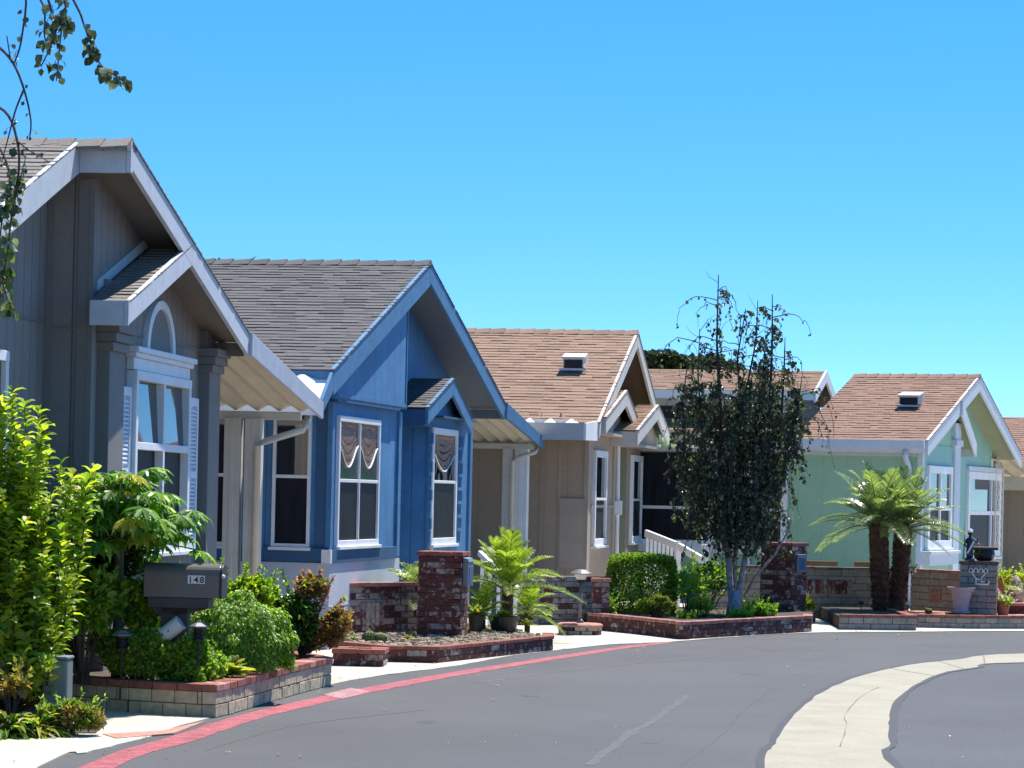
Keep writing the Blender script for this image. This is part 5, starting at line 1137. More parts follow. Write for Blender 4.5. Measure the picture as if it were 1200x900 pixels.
def bush(name, label, px_, py_, d, rad, n, L_, W_, mats, seed, shell=0.5, z0=0.0, box=False, upb=0.4, nshoot=8, cat='shrub', bot=-0.75, group=None, size_j=0.35):
    """px,py = centre of the crown in the photo, d = its distance; rad in metres"""
    r = random.Random(seed); c = A(px_, py_, d); t = plant(name, label, cat, (c.x, c.y, z0), group)
    b = MB(); cz = c.z - z0; mi_ = tuple(range(len(mats)))
    if box: cloud(b, r, (0, 0, cz), rad, n, L_, W_, mi_, shell, upb, box, bot, size_j=size_j)
    else:
        cloud(b, r, (0, 0, cz), (rad[0]*0.88, rad[1]*0.88, rad[2]*0.88), int(n*0.5), L_, W_, mi_, shell, upb, box, bot, size_j=size_j)
        for k in range(9):
            v = rv(r); v.z = abs(v.z)*0.9 - 0.25; q = r.uniform(0.28, 0.5)
            cloud(b, r, (v.x*rad[0]*0.68, v.y*rad[1]*0.68, cz + v.z*rad[2]*0.68), (rad[0]*q, rad[1]*q, rad[2]*q*r.uniform(0.8, 1.3)), int(n*0.07), L_*r.uniform(0.9, 1.25), W_*r.uniform(0.9, 1.2), (mi_[k % len(mi_)], mi_[0]), 0.3, upb, size_j=size_j)
        for k in range(int(7 + rad[0]*30)):
            v = rv(r); v.z = abs(v.z); p0 = Vector((v.x*rad[0]*0.8, v.y*rad[1]*0.8, cz + v.z*rad[2]*0.85)); d0 = (v + Vector((0, 0, 0.8))).normalized(); ln_ = r.uniform(1.2, 3.5)*L_
            for i in range(int(ln_/L_*3)): leaf(b, p0 + d0*(ln_*i/(ln_/L_*3)), (d0 + rv(r)*0.9).normalized(), rv(r), L_*r.uniform(0.6, 1.0), W_*0.9, 0.2, mi_[-1])
    b.build('foliage', [M[m] for m in mats], t)
    s = MB()
    for k in range(nshoot):
        v = rv(r); tip = Vector((v.x*rad[0]*0.75, v.y*rad[1]*0.75, cz + abs(v.z)*rad[2]*0.7)); s.tube([(v.x*0.03, v.y*0.03, 0), (tip.x*0.4, tip.y*0.4, cz*0.55), tip], [0.012, 0.008, 0.003], 5)
    s.build('stems', M['bark'], t); return t

# lime green shrub at the left edge
r = random.Random(101); c = A(8, 800, 19.35); t = plant('tall_shrub', 'tall lime-green shrub at the left edge of the street', 'shrub', (c.x, c.y, 0.0))
b = MB(); s = MB(); tips = []
for (px_, py_, dd) in [(14, 455, .1), (4, 470, 0), (46, 478, 0), (52, 500, -.1), (30, 520, .1), (70, 545, .1), (86, 555, 0), (20, 500, .2), (0, 540, 0), (60, 580, -.2), (92, 580, .2), (40, 560, -.2), (8, 590, -.3), (70, 620, -.2), (30, 610, -.4), (-10, 520, 0), (-25, 480, .2), (-30, 560, 0), (52, 650, -.4), (20, 660, -.5), (75, 670, -.3), (-5, 680, -.5), (45, 700, -.5), (10, 720, -.5), (62, 720, -.4), (-30, 640, -.3), (30, 745, -.5), (-12, 760, -.4), (58, 760, -.3), (80, 700, 0.0), (100, 560, .15), (110, 548, .3), (76, 600, .1), (28, 470, .3), (58, 530, .2), (4, 620, 0.1), (36, 640, .1)]:
    q = A(px_, py_, c.y + dd); tips.append(q - Vector((c.x, c.y, 0)))
base_tips = list(tips)
for q in base_tips[:26]:
    if r.random() < 0.35: continue
    tips.append(q + Vector((r.uniform(-.1, .1), r.uniform(-.15, .15), r.uniform(-.35, -.08)))); tips.append(q + Vector((r.uniform(-.12, .12), r.uniform(-.15, .15), r.uniform(-.5, -.15))))
for tp in tips:
    mid = Vector((tp.x*0.75, tp.y*0.6, max(0.15, tp.z*0.35))); shoots(b, s, r, mid, [tp], r.uniform(0.08, 0.115), r.uniform(0.048, 0.062), r.uniform(0.013, 0.02), (0, 0, 0, 0, 1, 3), start=0.12, spread=r.uniform(0.9, 1.6), srad=0.006, sway=0.14); s.tube([(0, 0, 0.05), mid], [0.012, 0.008], 5)
cloud(b, r, (-0.02, 0.0, 0.50), (0.40, 0.3, 0.55), 2300, 0.095, 0.055, (0, 1, 1, 3), 0.35, 0.3)
cloud(b, r, (-0.12, 0.1, 0.95), (0.44, 0.3, 0.6), 1500, 0.10, 0.058, (0, 0, 1, 3), 0.35, 0.3)
b.build('foliage', [M['lime'], M['mid'], M['redleaf'], M['fresh']], t); s.build('stems', M['bark'], t)

# papaya
r = random.Random(55); c = A(139, 700, 20.85); tz = A(139, 612, 20.85).z; t = plant('papaya_tree', 'young papaya tree with lobed leaves in front of the grey house', 'tree', (c.x, c.y, 0.15))
b = MB(); tz -= 0.15
b.tube([(0.0, 0, 0), (0.005, 0, 0.3), (-0.005, 0, tz*0.7), (0, 0, tz), (0, 0, tz+0.12)], [0.05, 0.042, 0.038, 0.034, 0.02], 10); b.build('trunk', M['papayabark'], t, smooth=True)
b = MB(); s = MB()
def papaya_leaf(b, p, d, n, R_, mi):
    d = d.normalized(); sx = d.cross(n).normalized(); nn = sx.cross(d)
    for k in range(9):
        a = radians(-140 + 35*k) + r.uniform(-.08, .08); L_ = R_*(1.0 - 0.28*abs(k-4)/4)*r.uniform(.88, 1.08); dr = (d*cos(a) + sx*sin(a) - nn*(0.28 + r.uniform(0, .25))).normalized()
        leaf(b, p, dr, nn, L_, R_*0.22, 0.2, mi, 0.16)
        for f_, sg in ((0.42, 1), (0.42, -1), (0.66, 1), (0.66, -1)):
            d2 = (dr + dr.cross(nn)*sg*0.75).normalized(); leaf(b, p + dr*(L_*f_*0.85), d2, nn, L_*0.36*(1.3-f_), R_*0.11, 0.15, mi, 0.1)
for k in range(135):
    a = k*2.39996; el = radians(-8 + 80*r.random()**1.3) if cos(a) > -0.3 else radians(-28 + 85*r.random()); ln = r.uniform(0.26, 0.62) * (1.0 - 0.3*max(0, sin(el)))
    d = Vector((cos(a)*cos(el), sin(a)*cos(el), sin(el))); p0 = Vector((0, 0, tz + r.uniform(-0.22, 0.12))); p1 = p0 + d*ln + Vector((0, 0, 0.02)); pm = p0 + d*ln*0.5 + Vector((0, 0, 0.05))
    s.tube([p0, pm, p1], [0.008, 0.006, 0.005], 5, 0)
    ld = Vector((d.x, d.y, d.z*0.4 - 0.25)); papaya_leaf(b, p1, ld, (Vector((0, 0, 1)) + d*0.5 + rv(r)*0.25).normalized(), r.uniform(0.16, 0.23), 1 if r.random() < 0.07 else 0)
b.build('foliage', [M['papaya'], M['yellowleaf']], t); s.build('stalks', M['stem'], t, smooth=True)

# planter and front bushes
bush('ground_cover_bush', 'dense low small-leaved bush along the front of the block planter', 162, 772, 20.72, (0.54, 0.34, 0.33), 13000, 0.032, 0.020, ['fresh', 'fresh', 'mid', 'lime'], 61, 0.55, 0.2)
bush('ground_cover_bush', 'low small-leaved bush at the front corner of the block planter', 226, 779, 20.72, (0.32, 0.29, 0.29), 6500, 0.034, 0.021, ['fresh', 'fresh', 'mid'], 62, 0.55, 0.2)
bush('leafy_shrub', 'bright broad-leaved shrub directly left of the papaya trunk', 98, 718, 20.6, (0.38, 0.3, 0.36), 2900, 0.066, 0.04, ['mid', 'lime', 'fresh'], 63, 0.35, 0.2)
bush('leafy_shrub', 'bright broad-leaved shrub between the papaya trunk and the mailbox post', 170, 714, 21.1, (0.27, 0.26, 0.32), 1900, 0.06, 0.037, ['lime', 'mid', 'fresh'], 64, 0.35, 0.2)
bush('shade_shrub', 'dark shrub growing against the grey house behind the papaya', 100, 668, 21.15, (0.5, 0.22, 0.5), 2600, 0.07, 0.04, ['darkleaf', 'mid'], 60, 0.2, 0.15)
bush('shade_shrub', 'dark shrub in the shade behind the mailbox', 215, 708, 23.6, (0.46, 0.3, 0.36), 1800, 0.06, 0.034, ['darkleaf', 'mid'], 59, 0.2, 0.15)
# round drooping shrub: leaves hang down the dome
r = random.Random(65); c = A(272, 757, 21.75); t = plant('round_shrub', 'domed light green shrub spilling over beneath the mailbox', 'shrub', (c.x, c.y, 0.2)); b = MB()
for _ in range(9000):
    v = rv(r); v.z = abs(v.z)*1.35 - 0.50; v.normalize()
    f = 1 + 0.06*sin(v.x*9+v.y*5) + 0.05*sin(v.y*11+2) + 0.04*sin(v.z*13); p = Vector((v.x*0.45*f, v.y*0.38*f, c.z-0.2 + (v.z*0.38 + 0.02)*f)) * 1.0
    p -= Vector((v.x, v.y, v.z))*abs(r.gauss(0, 0.035)); dn = Vector((v.x*0.7, v.y*0.7, -0.75 + max(0, v.z)*0.3)) + rv(r)*0.45
    k = r.uniform(0.7, 1.25); leaf(b, p, dn, (v + rv(r)*0.3 + Vector((0, 0, .2))).normalized(), 0.042*k, 0.021*k, 0.2, r.choice((0, 0, 1)))
b.build('foliage', [M['fresh'], M['mid']], t)
s = MB()
for k in range(10):
    a = k*0.63; s.tube([(0, 0, 0), (0.12*cos(a), 0.12*sin(a), 0.2), (0.25*cos(a), 0.22*sin(a), 0.36)], [0.012, 0.008, 0.004], 5)
s.build('stems', M['bark'], t)
bush('yellow_green_shrub', 'rounded yellow-green shrub against the awning posts', 291, 700, 25.2, (0.32, 0.27, 0.24), 2400, 0.05, 0.03, ['lime', 'fresh', 'mid'], 66, 0.45, 0.1)
# dark shrub with reddish new growth
r = random.Random(67); c = A(352, 730, 24.0); t = plant('red_tipped_shrub', 'dark glossy shrub with reddish tips at the far end of the block planter', 'shrub', (c.x, c.y, 0.15)); b = MB(); s = MB()
cloud(b, r, (0.30, -0.02, c.z-0.17), (0.17, 0.2, 0.26), 900, 0.045, 0.028, (3, 3, 2), 0.3, 0.4)
cloud(b, r, (0.08, 0, c.z+0.16), (0.2, 0.2, 0.14), 700, 0.045, 0.028, (2, 2, 1), 0.3, 0.6)
cloud(b, r, (-0.03, 0, c.z-0.15), (0.34, 0.3, 0.42), 3800, 0.052, 0.032, (0, 0, 1), 0.35, 0.4)
tp = [A(a_, b_, 24.0 + r.uniform(-.15, .15)) - Vector((c.x, c.y, 0.15)) for a_, b_ in [(330, 668), (335, 680), (322, 690), (345, 690), (380, 690)]]
shoots(b, s, r, (0, 0, 0.1), tp, 0.055, 0.032, 0.014, (1, 0), 0.5)
tp = [A(a_, b_, 24.0 + r.uniform(-.1, .1)) - Vector((c.x, c.y, 0.15)) for a_, b_ in [(356, 668), (364, 672), (372, 680), (390, 676), (384, 692), (350, 680), (376, 668)]]
shoots(b, s, r, (0, 0, 0.1), tp, 0.05, 0.03, 0.009, (2,), 0.35)
tp = [A(a_, b_, 23.9 + r.uniform(-.1, .1)) - Vector((c.x, c.y, 0.15)) for a_, b_ in [(405, 700), (412, 716), (400, 730), (410, 742), (395, 750), (398, 712), (388, 736)]]
shoots(b, s, r, (0, 0, 0.08), tp, 0.05, 0.03, 0.008, (3,), 0.35)
b.build('foliage', [M['darkleaf'], M['mid'], M['redleaf'], M['orangeleaf']], t); s.build('stems', M['bark'], t)
# small rosette plants
def rosette(name, label, px_, py_, d, n, L_, W_, mats, seed, z0, up=0.6, cat='plant', group=None, droop=0.35, rise=0.0):
    r = random.Random(seed); c = A(px_, py_, d); t = plant(name, label, cat, (c.x, c.y, z0), group); b = MB()
    for k in range(n):
        a = k*2.4; el = up*r.uniform(0.4, 1.5); d_ = Vector((cos(a)*cos(el), sin(a)*cos(el), sin(el))); ln = L_*r.uniform(0.7, 1.15)
        side = d_.cross(Vector((0, 0, 1))).normalized(); vs = []; N_ = 6; mi = r.choice(range(len(mats)))
        for i in range(N_+1):
            tt = i/N_; p = d_*(ln*tt) + Vector((0, 0, rise - droop*ln*tt*tt)) + Vector((r.uniform(-1, 1), r.uniform(-1, 1), 0))*0.003; w_ = W_*0.5*(sin(pi*min(1, tt*0.85+0.15))**0.7)*(1 if i < N_ else 0.05)
            vs += [p - side*w_ + Vector((0, 0, w_*0.4)), p - Vector((0, 0, w_*0.2)), p + side*w_ + Vector((0, 0, w_*0.4))]
        b.raw(vs, [(3*i+j, 3*i+j+1, 3*i+j+4, 3*i+j+3) for i in range(N_) for j in (0, 1)], mi)
    b.build('foliage', [M[m] for m in mats], t); return t
rosette('broad_leaf_plant', 'yellowing broad-leaved plant in front of the domed shrub', 270, 795, 21.1, 60, 0.24, 0.055, ['yellowleaf', 'mid', 'olive'], 71, 0.22, 0.8, rise=0.03)
rosette('broad_leaf_plant', 'paler broad-leaved plant at the right foot of the domed shrub', 303, 790, 21.8, 36, 0.17, 0.035, ['olive', 'lime'], 72, 0.2, 0.8)
rosette('strappy_plant', 'dark strap-leaved plant at the lower left corner', 10, 860, 18.3, 90, 0.42, 0.042, ['darkleaf', 'olive', 'mid'], 73, 0.0, 0.9, droop=0.6)
rosette('strappy_plant', 'yellow-striped strap-leaved plant beside the utility cabinet', 44, 852, 18.4, 70, 0.36, 0.035, ['yellowleaf', 'olive', 'mid'], 74, 0.02, 0.85, droop=0.6)
bush('bronze_groundcover', 'low bronze and olive bushy groundcover at the edge of the paving', 82, 842, 18.5, (0.26, 0.17, 0.14), 4200, 0.042, 0.015, ['olive', 'mid', 'orangeleaf', 'fresh'], 75, 0.35, 0.0, cat='plant')
bush('terracotta_leaf_plant', 'orange-leaved plant under the tall lime shrub', 14, 806, 18.6, (0.13, 0.12, 0.06), 220, 0.06, 0.04, ['orangeleaf', 'olive'], 76, 0.3, 0.0, cat='plant')
# small plants in the brick bed
rosette('small_succulent', 'pale succulent on the pebbles near the used brick wall', 478, 752, 29.3, 26, 0.10, 0.02, ['olive', 'yellowleaf'], 77, 0.12, 0.8)
rosette('small_succulent', 'small succulent left of the barrel cactus', 415, 753, 28.9, 26, 0.09, 0.02, ['olive', 'fresh'], 78, 0.12, 0.8)
c = A(436, 756, 28.7); t = plant('barrel_cactus', 'two squat barrel cacti side by side in the pebble bed', 'cactus', (c.x, c.y, 0.11))
for k, (dx, rr) in enumerate(((-0.03, 0.075), (0.09, 0.06))):
    b = MB(); n = 28; prof = [(0.4, 0), (0.85, 0.25), (1, 0.6), (0.92, 1.0), (0.65, 1.35), (0.25, 1.52), (0.02, 1.5)]; vs = []
    for (q, z_) in prof:
        for i in range(n): a = 2*pi*i/n; k_ = rr*q*(1 + 0.09*(1 if i % 2 else -1)); vs.append((dx + k_*cos(a), 0.0 + k_*sin(a), z_*rr*1.05))
    b.raw(vs, [(j*n+i, j*n+(i+1) % n, (j+1)*n+(i+1) % n, (j+1)*n+i) for j in range(6) for i in range(n)]); b.build('stem', M['cactus'], t, smooth=False)
    b = MB(); cloud(b, r, (dx, 0, rr*1.5), (rr*0.5, rr*0.5, 0.012), 40, 0.02, 0.008, (0,)); b.build('spines', M['yellowleaf'], t)

# palms
def frond(b, bs, r, p, az, el, ln, droop, LL, WW, n=26, mi=0, vee=0.35):
    d = Vector((cos(az)*cos(el), sin(az)*cos(el), sin(el))); pts = []
    for i in range(13):
        tt = i/12; pts.append(p + d*(ln*tt) + Vector((0, 0, -droop*ln*tt*tt)))
    bs.tube(pts, [0.011*(1-0.85*i/12)*max(0.6, ln) for i in range(13)], 5)
    for i in range(n):
        tt = 0.14 + 0.86*(i+0.5)/n; x = tt*12; k = min(11, int(x)); q = pts[k].lerp(pts[k+1], x-k); ax = (pts[k+1]-pts[k]).normalized(); sd = ax.cross(Vector((0, 0, 1)))
        if sd.length < 1e-3: sd = Vector((1, 0, 0))
        sd.normalize(); up = sd.cross(ax); l = LL*(0.45 + 0.55*sin(pi*min(1, 0.12+tt*0.9)))*r.uniform(0.88, 1.1)
        for sg in (1, -1):
            dd = (sd*sg*0.85 + ax*(0.55+0.4*tt) + up*vee + rv(r)*0.08).normalized(); w_ = WW*r.uniform(.8, 1.1); wv = dd.cross(up).normalized()
            a1 = q + dd*(l*0.45); a2 = q + dd*(l*0.8) - Vector((0, 0, l*0.10)); a3 = q + dd*l*0.98 - Vector((0, 0, l*0.28))
            b.raw([q - wv*w_*0.3, q + wv*w_*0.3, a1 + wv*w_*0.5, a1 - wv*w_*0.5, a2 + wv*w_*0.35, a2 - wv*w_*0.35, a3], [(0, 1, 2, 3), (3, 2, 4, 5), (5, 4, 6)], mi)
def palm(name, label, base, top, trunk_r, nf, ln, droop, LL, WW, m, seed, n=26, elr=(-0.3, 1.35), lean=None, group=None, tm='palmbark', lab2=None):
    r = random.Random(seed); t = plant(name, label, 'palm', base, group); b = MB(); H_ = top - base[2]; lx, ly = lean or (0, 0); pts = []; rad = []
    K_ = 26
    for i in range(K_+1):
        tt = i/K_; pts.append((lx*tt, ly*tt, H_*tt)); rad.append(trunk_r*(1.0 + 0.13*(i % 2) + r.uniform(-.05, .05))*(0.9 + 0.2*tt))
    b.tube(pts, rad, 14)
    for i in range(int(H_*240)):
        tt = r.random(); a = r.uniform(0, 6.28); c_ = Vector((lx*tt, ly*tt, H_*tt)); o = Vector((cos(a), sin(a), 0)); leaf(b, c_ + o*trunk_r*0.9, (o*0.7 + Vector((0, 0, 1))), o, trunk_r*0.55, trunk_r*0.4, 0.3, 0)
    b.build('trunk', M[tm], t)
    f = MB(); s = MB(); T = Vector((lx, ly, H_))
    for k in range(nf):
        q = (k+0.5)/nf; el = elr[0] + (elr[1]-elr[0])*q**0.9; az = k*2.39996 + r.uniform(-.15, .15)
        frond(f, s, r, T + Vector((0, 0, -0.06 + 0.1*q)), az, el, ln*r.uniform(0.85, 1.1), droop*(1.1-0.5*q)*r.uniform(0.75, 1.3), LL, WW, n)
    s.build('stalks', M['stem'], t); f.build('foliage', M[m], t); return t
c = A(594, 735, 31.7); palm('feathery_palm', 'feathery yellow-green palm right of the brick mailbox pillar', (c.x, c.y, 0.1), A(594, 688, 31.7).z, 0.055, 26, 0.84, 0.42, 0.23, 0.012, 'palm', 81, 34, (0.35, 1.45))
c = A(626, 735, 32.0); palm('small_palm', 'small green palm leaning right behind the black pots', (c.x-0.08, c.y, 0.05), 0.33, 0.03, 12, 0.46, 0.45, 0.16, 0.014, 'palm', 82, 22, (0.1, 1.2))
c = A(487, 735, 30.9); palm('small_palm', 'green palm whose fronds show left of the brick mailbox pillar', (c.x, c.y+0.15, 0.05), 0.55, 0.035, 14, 0.55, 0.5, 0.2, 0.017, 'palmgrey', 83, 22, (0.0, 1.3))
c = A(572, 735, 31.3); palm('small_palm', 'low bright palm growing between the pillar and the feathery palm', (c.x-0.05, c.y, 0.15), 0.35, 0.02, 12, 0.4, 0.5, 0.14, 0.014, 'palm', 84, 20, (0.2, 1.3))
c1 = A(1032, 724, 38.9); c2 = A(1047, 724, 39.1); tz = A(1040, 628, 39).z
palm('date_palm', 'left of the two stout twin palms, with the redder trunk', (c1.x, c1.y, 0.16), tz+0.15, 0.115, 36, 1.15, 0.44, 0.22, 0.014, 'palmgrey', 85, 40, (0.22, 1.4), (-0.06, 0), 'twin palms before the mint house')
palm('date_palm', 'right of the two stout twin palms, its trunk darker', (c2.x+0.04, c2.y, 0.16), tz+0.12, 0.11, 36, 1.1, 0.44, 0.22, 0.014, 'palmgrey', 86, 40, (0.22, 1.4), (0.08, 0.05), 'twin palms before the mint house')
# pot plants
rosette('succulent', 'low green succulent rosettes filling the wide black pot', 590, 725, 31.2, 44, 0.15, 0.03, ['fresh', 'lime', 'olive'], 87, 0.29, 0.9)
rosette('potted_croton', 'upright leafy plant with orange tips in the narrow black pot', 557, 735, 31.0, 40, 0.24, 0.03, ['fresh', 'mid', 'orangeleaf'], 88, 0.31, 1.1)
rosette('trailing_succulent', 'pale trailing succulent spilling right of the wide black pot', 618, 738, 31.3, 30, 0.16, 0.02, ['olive', 'yellowleaf'], 89, 0.2, 0.7)

# hedges and the birch bed
bush('clipped_hedge', 'large clipped bright hedge with rounded corners beside the brick gate pillar', 752, 688, 36.4, (0.45, 0.38, 0.42), 19000, 0.036, 0.022, ['hedge', 'mid'], 91, box=True, z0=0.0, nshoot=12)
bush('clipped_shrub', 'small flat-topped clipped shrub in front of the big hedge', 771, 712, 35.0, (0.28, 0.24, 0.185), 6200, 0.030, 0.018, ['hedge', 'olive'], 92, shell=0.75, z0=0.1, nshoot=8)
bush('yellow_green_shrub', 'loose yellow-green shrub at the right side of the big clipped hedge', 806, 690, 36.9, (0.32, 0.28, 0.27), 2400, 0.045, 0.026, ['hedge', 'fresh', 'mid'], 104, 0.35, 0.1)
c = A(812, 700, 36.0); r = random.Random(93)
palm('small_palm', 'little arching palm between the clipped hedge and the birch', (c.x-0.05, c.y, 0.15), 0.42, 0.025, 15, 0.5, 0.5, 0.15, 0.014, 'palm', 94, 22, (0.1, 1.3))
bush('weeping_shrub', 'mounded olive shrub at the left foot of the birch', 822, 712, 35.3, (0.20, 0.2, 0.18), 1800, 0.03, 0.012, ['mid', 'hedge'], 95, 0.5, 0.1)
bush('bed_perennial', 'bright leafy perennial low in the bed right of the clipped shrub', 805, 724, 34.9, (0.13, 0.12, 0.09), 500, 0.04, 0.022, ['mid', 'fresh'], 96, 0.3, 0.15)
bush('bed_perennial', 'bright leafy perennial at the front of the bed under the birch', 868, 722, 35.6, (0.16, 0.14, 0.10), 600, 0.045, 0.024, ['fresh', 'lime'], 97, 0.3, 0.15)
bush('bed_perennial', 'broad green perennial just left of the brick pillar', 890, 716, 36.2, (0.24, 0.2, 0.14), 1100, 0.05, 0.028, ['mid', 'fresh'], 98, 0.3, 0.15)
bush('bed_perennial', 'low dark perennial directly below the birch trunk', 845, 728, 35.5, (0.15, 0.12, 0.07), 500, 0.04, 0.02, ['darkleaf', 'mid'], 99, 0.3, 0.15)
bush('bed_shrub', 'yellow-green shrub just right of the dark brick pillar', 948, 711, 39.0, (0.13, 0.13, 0.17), 1500, 0.03, 0.018, ['hedge', 'olive'], 100, 0.4, 0.0)
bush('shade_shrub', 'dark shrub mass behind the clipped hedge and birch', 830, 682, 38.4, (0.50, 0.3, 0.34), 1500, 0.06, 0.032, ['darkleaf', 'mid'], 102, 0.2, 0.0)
bush('ivy_clump', 'leafy clump at the foot of the short brick gate pillar', 712, 712, 35.5, (0.10, 0.1, 0.14), 350, 0.05, 0.024, ['fresh', 'mid'], 103, 0.3, 0.1, cat='plant')
c = A(853, 700, 36.1); b = MB(); b.lathe([(0.09, 0), (0.12, 0.02), (0.10, 0.14), (0.075, 0.24), (0.06, 0.33)], (c.x+0.09, c.y+0.02, 0.16), 7); tag(b.build('garden_cloth', M['cloth'], smooth=True), 'lavender patterned cloth wrapped round the foot of the birch', 'cloth')

def birch(name, label, base, leaders, strands_fn, seed, lm, bark='birchbark', L_=0.042, W_=0.034):
    pass
# birch tree: two pale trunks, dark upright leaders, hanging leafy twigs
r = random.Random(111); D = 36.5; c = A(862, 733, D); t = plant('birch_tree', 'weeping birch with pale forked trunk and sparse dark top', 'tree', (c.x, c.y, 0.15)); O = Vector((c.x, c.y, 0.15))
tr = MB(); tw = MB(); lf = MB()
def loc(px_, py_, dy=0): return A(px_, py_, D+dy) - O
trunks = [[(862, 733, 0), (856, 690, 0), (853, 650, .05), (850, 610, .1), (846, 560, .1), (844, 480, .05), (840, 400, 0), (842, 322, 0)],
          [(866, 733, 0), (866, 690, -.05), (874, 650, -.1), (882, 615, -.15), (888, 560, -.1), (902, 480, -.1), (905, 400, 0), (905, 345, 0)],
          [(860, 700, 0.05), (862, 640, .15), (866, 560, .2), (868, 480, .2), (864, 420, .2), (874, 362, .15)],
          [(882, 615, -.15), (895, 560, .1), (915, 500, .2), (919, 430, .2), (920, 395, .2)]]
lead = []
for k, tk in enumerate(trunks):
    pts = [loc(*q) for q in tk]; n = len(pts); r0 = (0.05, 0.042, 0.03, 0.022)[k]
    cut = 4 if k < 2 else 2
    tr.tube(pts[:cut+1], [r0*(1 - 0.6*i/(n-1)) for i in range(cut+1)], 8)
    tw.tube(pts[cut:], [r0*(1 - 0.6*cut/(n-1))*(1 - 0.93*i/(n-1-cut)) + 0.004 for i in range(n-cut)], 6)
    lead.append(pts)
tr.tube([loc(872, 700), loc(884, 676, -.1), loc(908, 650, -.2), loc(925, 620, -.2), (loc(930, 600, -.2))], [0.022, 0.018, 0.014, 0.01, 0.006], 6)
tr.build('trunk', M['birchbark'], t, smooth=True)
def strand(p, az, out_, hang, dens, lr=0.04):
    """a twig that arches out from the leader and hangs down"""
    d = Vector((cos(az), sin(az), 0)); pts = []; N_ = 9
    for i in range(N_+1):
        tt = i/N_; pts.append(p + d*(out_*(1-(1-tt)**2)) + Vector((0, 0, 0.12*out_*sin(min(1, tt*2)*pi*0.6) - hang*max(0, tt-0.3)**1.4/0.6)) + rv(r)*0.012*i*0.5)
    tw.tube(pts, [0.006*(1-0.8*i/N_) + 0.0012 for i in range(N_+1)], 4)
    for i in range(dens):
        tt = r.uniform(0.15, 1.0); x = tt*N_; k = min(N_-1, int(x)); q = pts[k].lerp(pts[k+1], x-k) + rv(r)*0.02
        dd = Vector((r.gauss(0, .5), r.gauss(0, .5), -1)); kk = r.uniform(0.6, 1.2); leaf(lf, q, dd, rv(r), lr*kk, lr*0.8*kk, 0.12, 0 if r.random() < 0.93 else 1)
def along(pts, f):
    x = f*(len(pts)-1); k = min(len(pts)-2, int(x)); return pts[k].lerp(pts[k+1], x-k)
# upright leaders with leafy clumps held close, looser hanging twigs outside
extra = [[(850, 620, 0), (832, 560, .1), (822, 500, .15), (818, 440, .1), (820, 385, .1)],
         [(856, 600, 0), (858, 520, -.15), (876, 450, -.2), (886, 400, -.15), (888, 352, -.1)],
         [(850, 640, .1), (820, 590, .15), (803, 530, .1), (800, 470, 0), (806, 425, 0)],
         [(884, 610, -.1), (908, 570, -.2), (930, 520, -.1), (936, 470, 0), (940, 440, .1)],
         [(860, 580, .2), (884, 520, .25), (893, 460, .3), (897, 395, .25)]]
for tk in extra:
    pts = [loc(*q) for q in tk]; n = len(pts); tw.tube(pts, [0.022*(1 - 0.85*i/(n-1)) + 0.002 for i in range(n)], 5); lead.append(pts)
def at_px(L0, px_y):
    zt = loc(860, px_y).z; return min((along(L0, i/60) for i in range(61)), key=lambda q: abs(q.z-zt))
tops = [min(range(300, 700), key=lambda y, L0=L0: abs(loc(860, y).z - L0[-1].z)) for L0 in lead]
for i, L0 in enumerate(lead):
    yt = tops[i]; y = yt + 4
    while y < 630:
        f = (y - yt) / 260.0; thick = min(0.9, 0.36 + max(0, (y-390))/170.0)
        if r.random() < 0.35 + 0.6*thick:
            for k in range(r.randint(1, 3) if y < 450 else r.randint(2, 5)):
                p = at_px(L0, y) + rv(r)*0.02; big = r.random() < 0.22
                strand(p, r.uniform(0, 6.28), r.uniform(0.25, 0.55) if big else r.uniform(0.04, 0.22), r.uniform(0.3, 0.75) if big else r.uniform(0.1, 0.4), int((r.uniform(4, 14) if big else r.uniform(8, 26)) * (0.35 + thick)), r.choice((0.04, 0.05, 0.06)))
        y += r.uniform(3, 9)
for k in range(14):   # bare fine twigs at the top
    L0 = r.choice(lead[:3] + lead[4:6]); yt = tops[lead.index(L0)]; p = at_px(L0, yt + r.uniform(0, 70)); az = r.uniform(0, 6.28); q = p + Vector((cos(az)*0.12, sin(az)*0.12, r.uniform(0.05, 0.2))); e_ = q + Vector((cos(az)*r.uniform(.03, .1), sin(az)*.06, r.uniform(0.0, 0.1)))
    tw.tube([p, q, e_], [0.004, 0.003, 0.0015], 4)
for (a0, a1, h_, dn) in (((841, 352), pi, 0.4, 12), ((843, 400), pi*0.95, 0.5, 16), ((846, 430), pi*1.05, 0.5, 18), ((905, 372), 0.2, 0.3, 6)):
    strand(loc(*a0), a1, r.uniform(0.45, 0.62), h_, dn)
for k in range(100):  # dark heart of the crown
    L0 = r.choice(lead[:3] + lead[5:6] + lead[-1:]); p = at_px(L0, r.uniform(480, 620)); strand(p, r.uniform(0, 6.28), r.uniform(0.08, 0.45), r.uniform(0.2, 0.55), r.randint(16, 36), 0.05)
for k in range(5): strand(loc(925+r.uniform(-10, 10), 470+r.uniform(-10, 25)), r.uniform(-.5, .4), r.uniform(0.45, 0.72), r.uniform(0.35, 0.6), 12)
tw.build('branches', M['bark'], t); lf.build('foliage', [M['birch'], M['birchnear']], t)

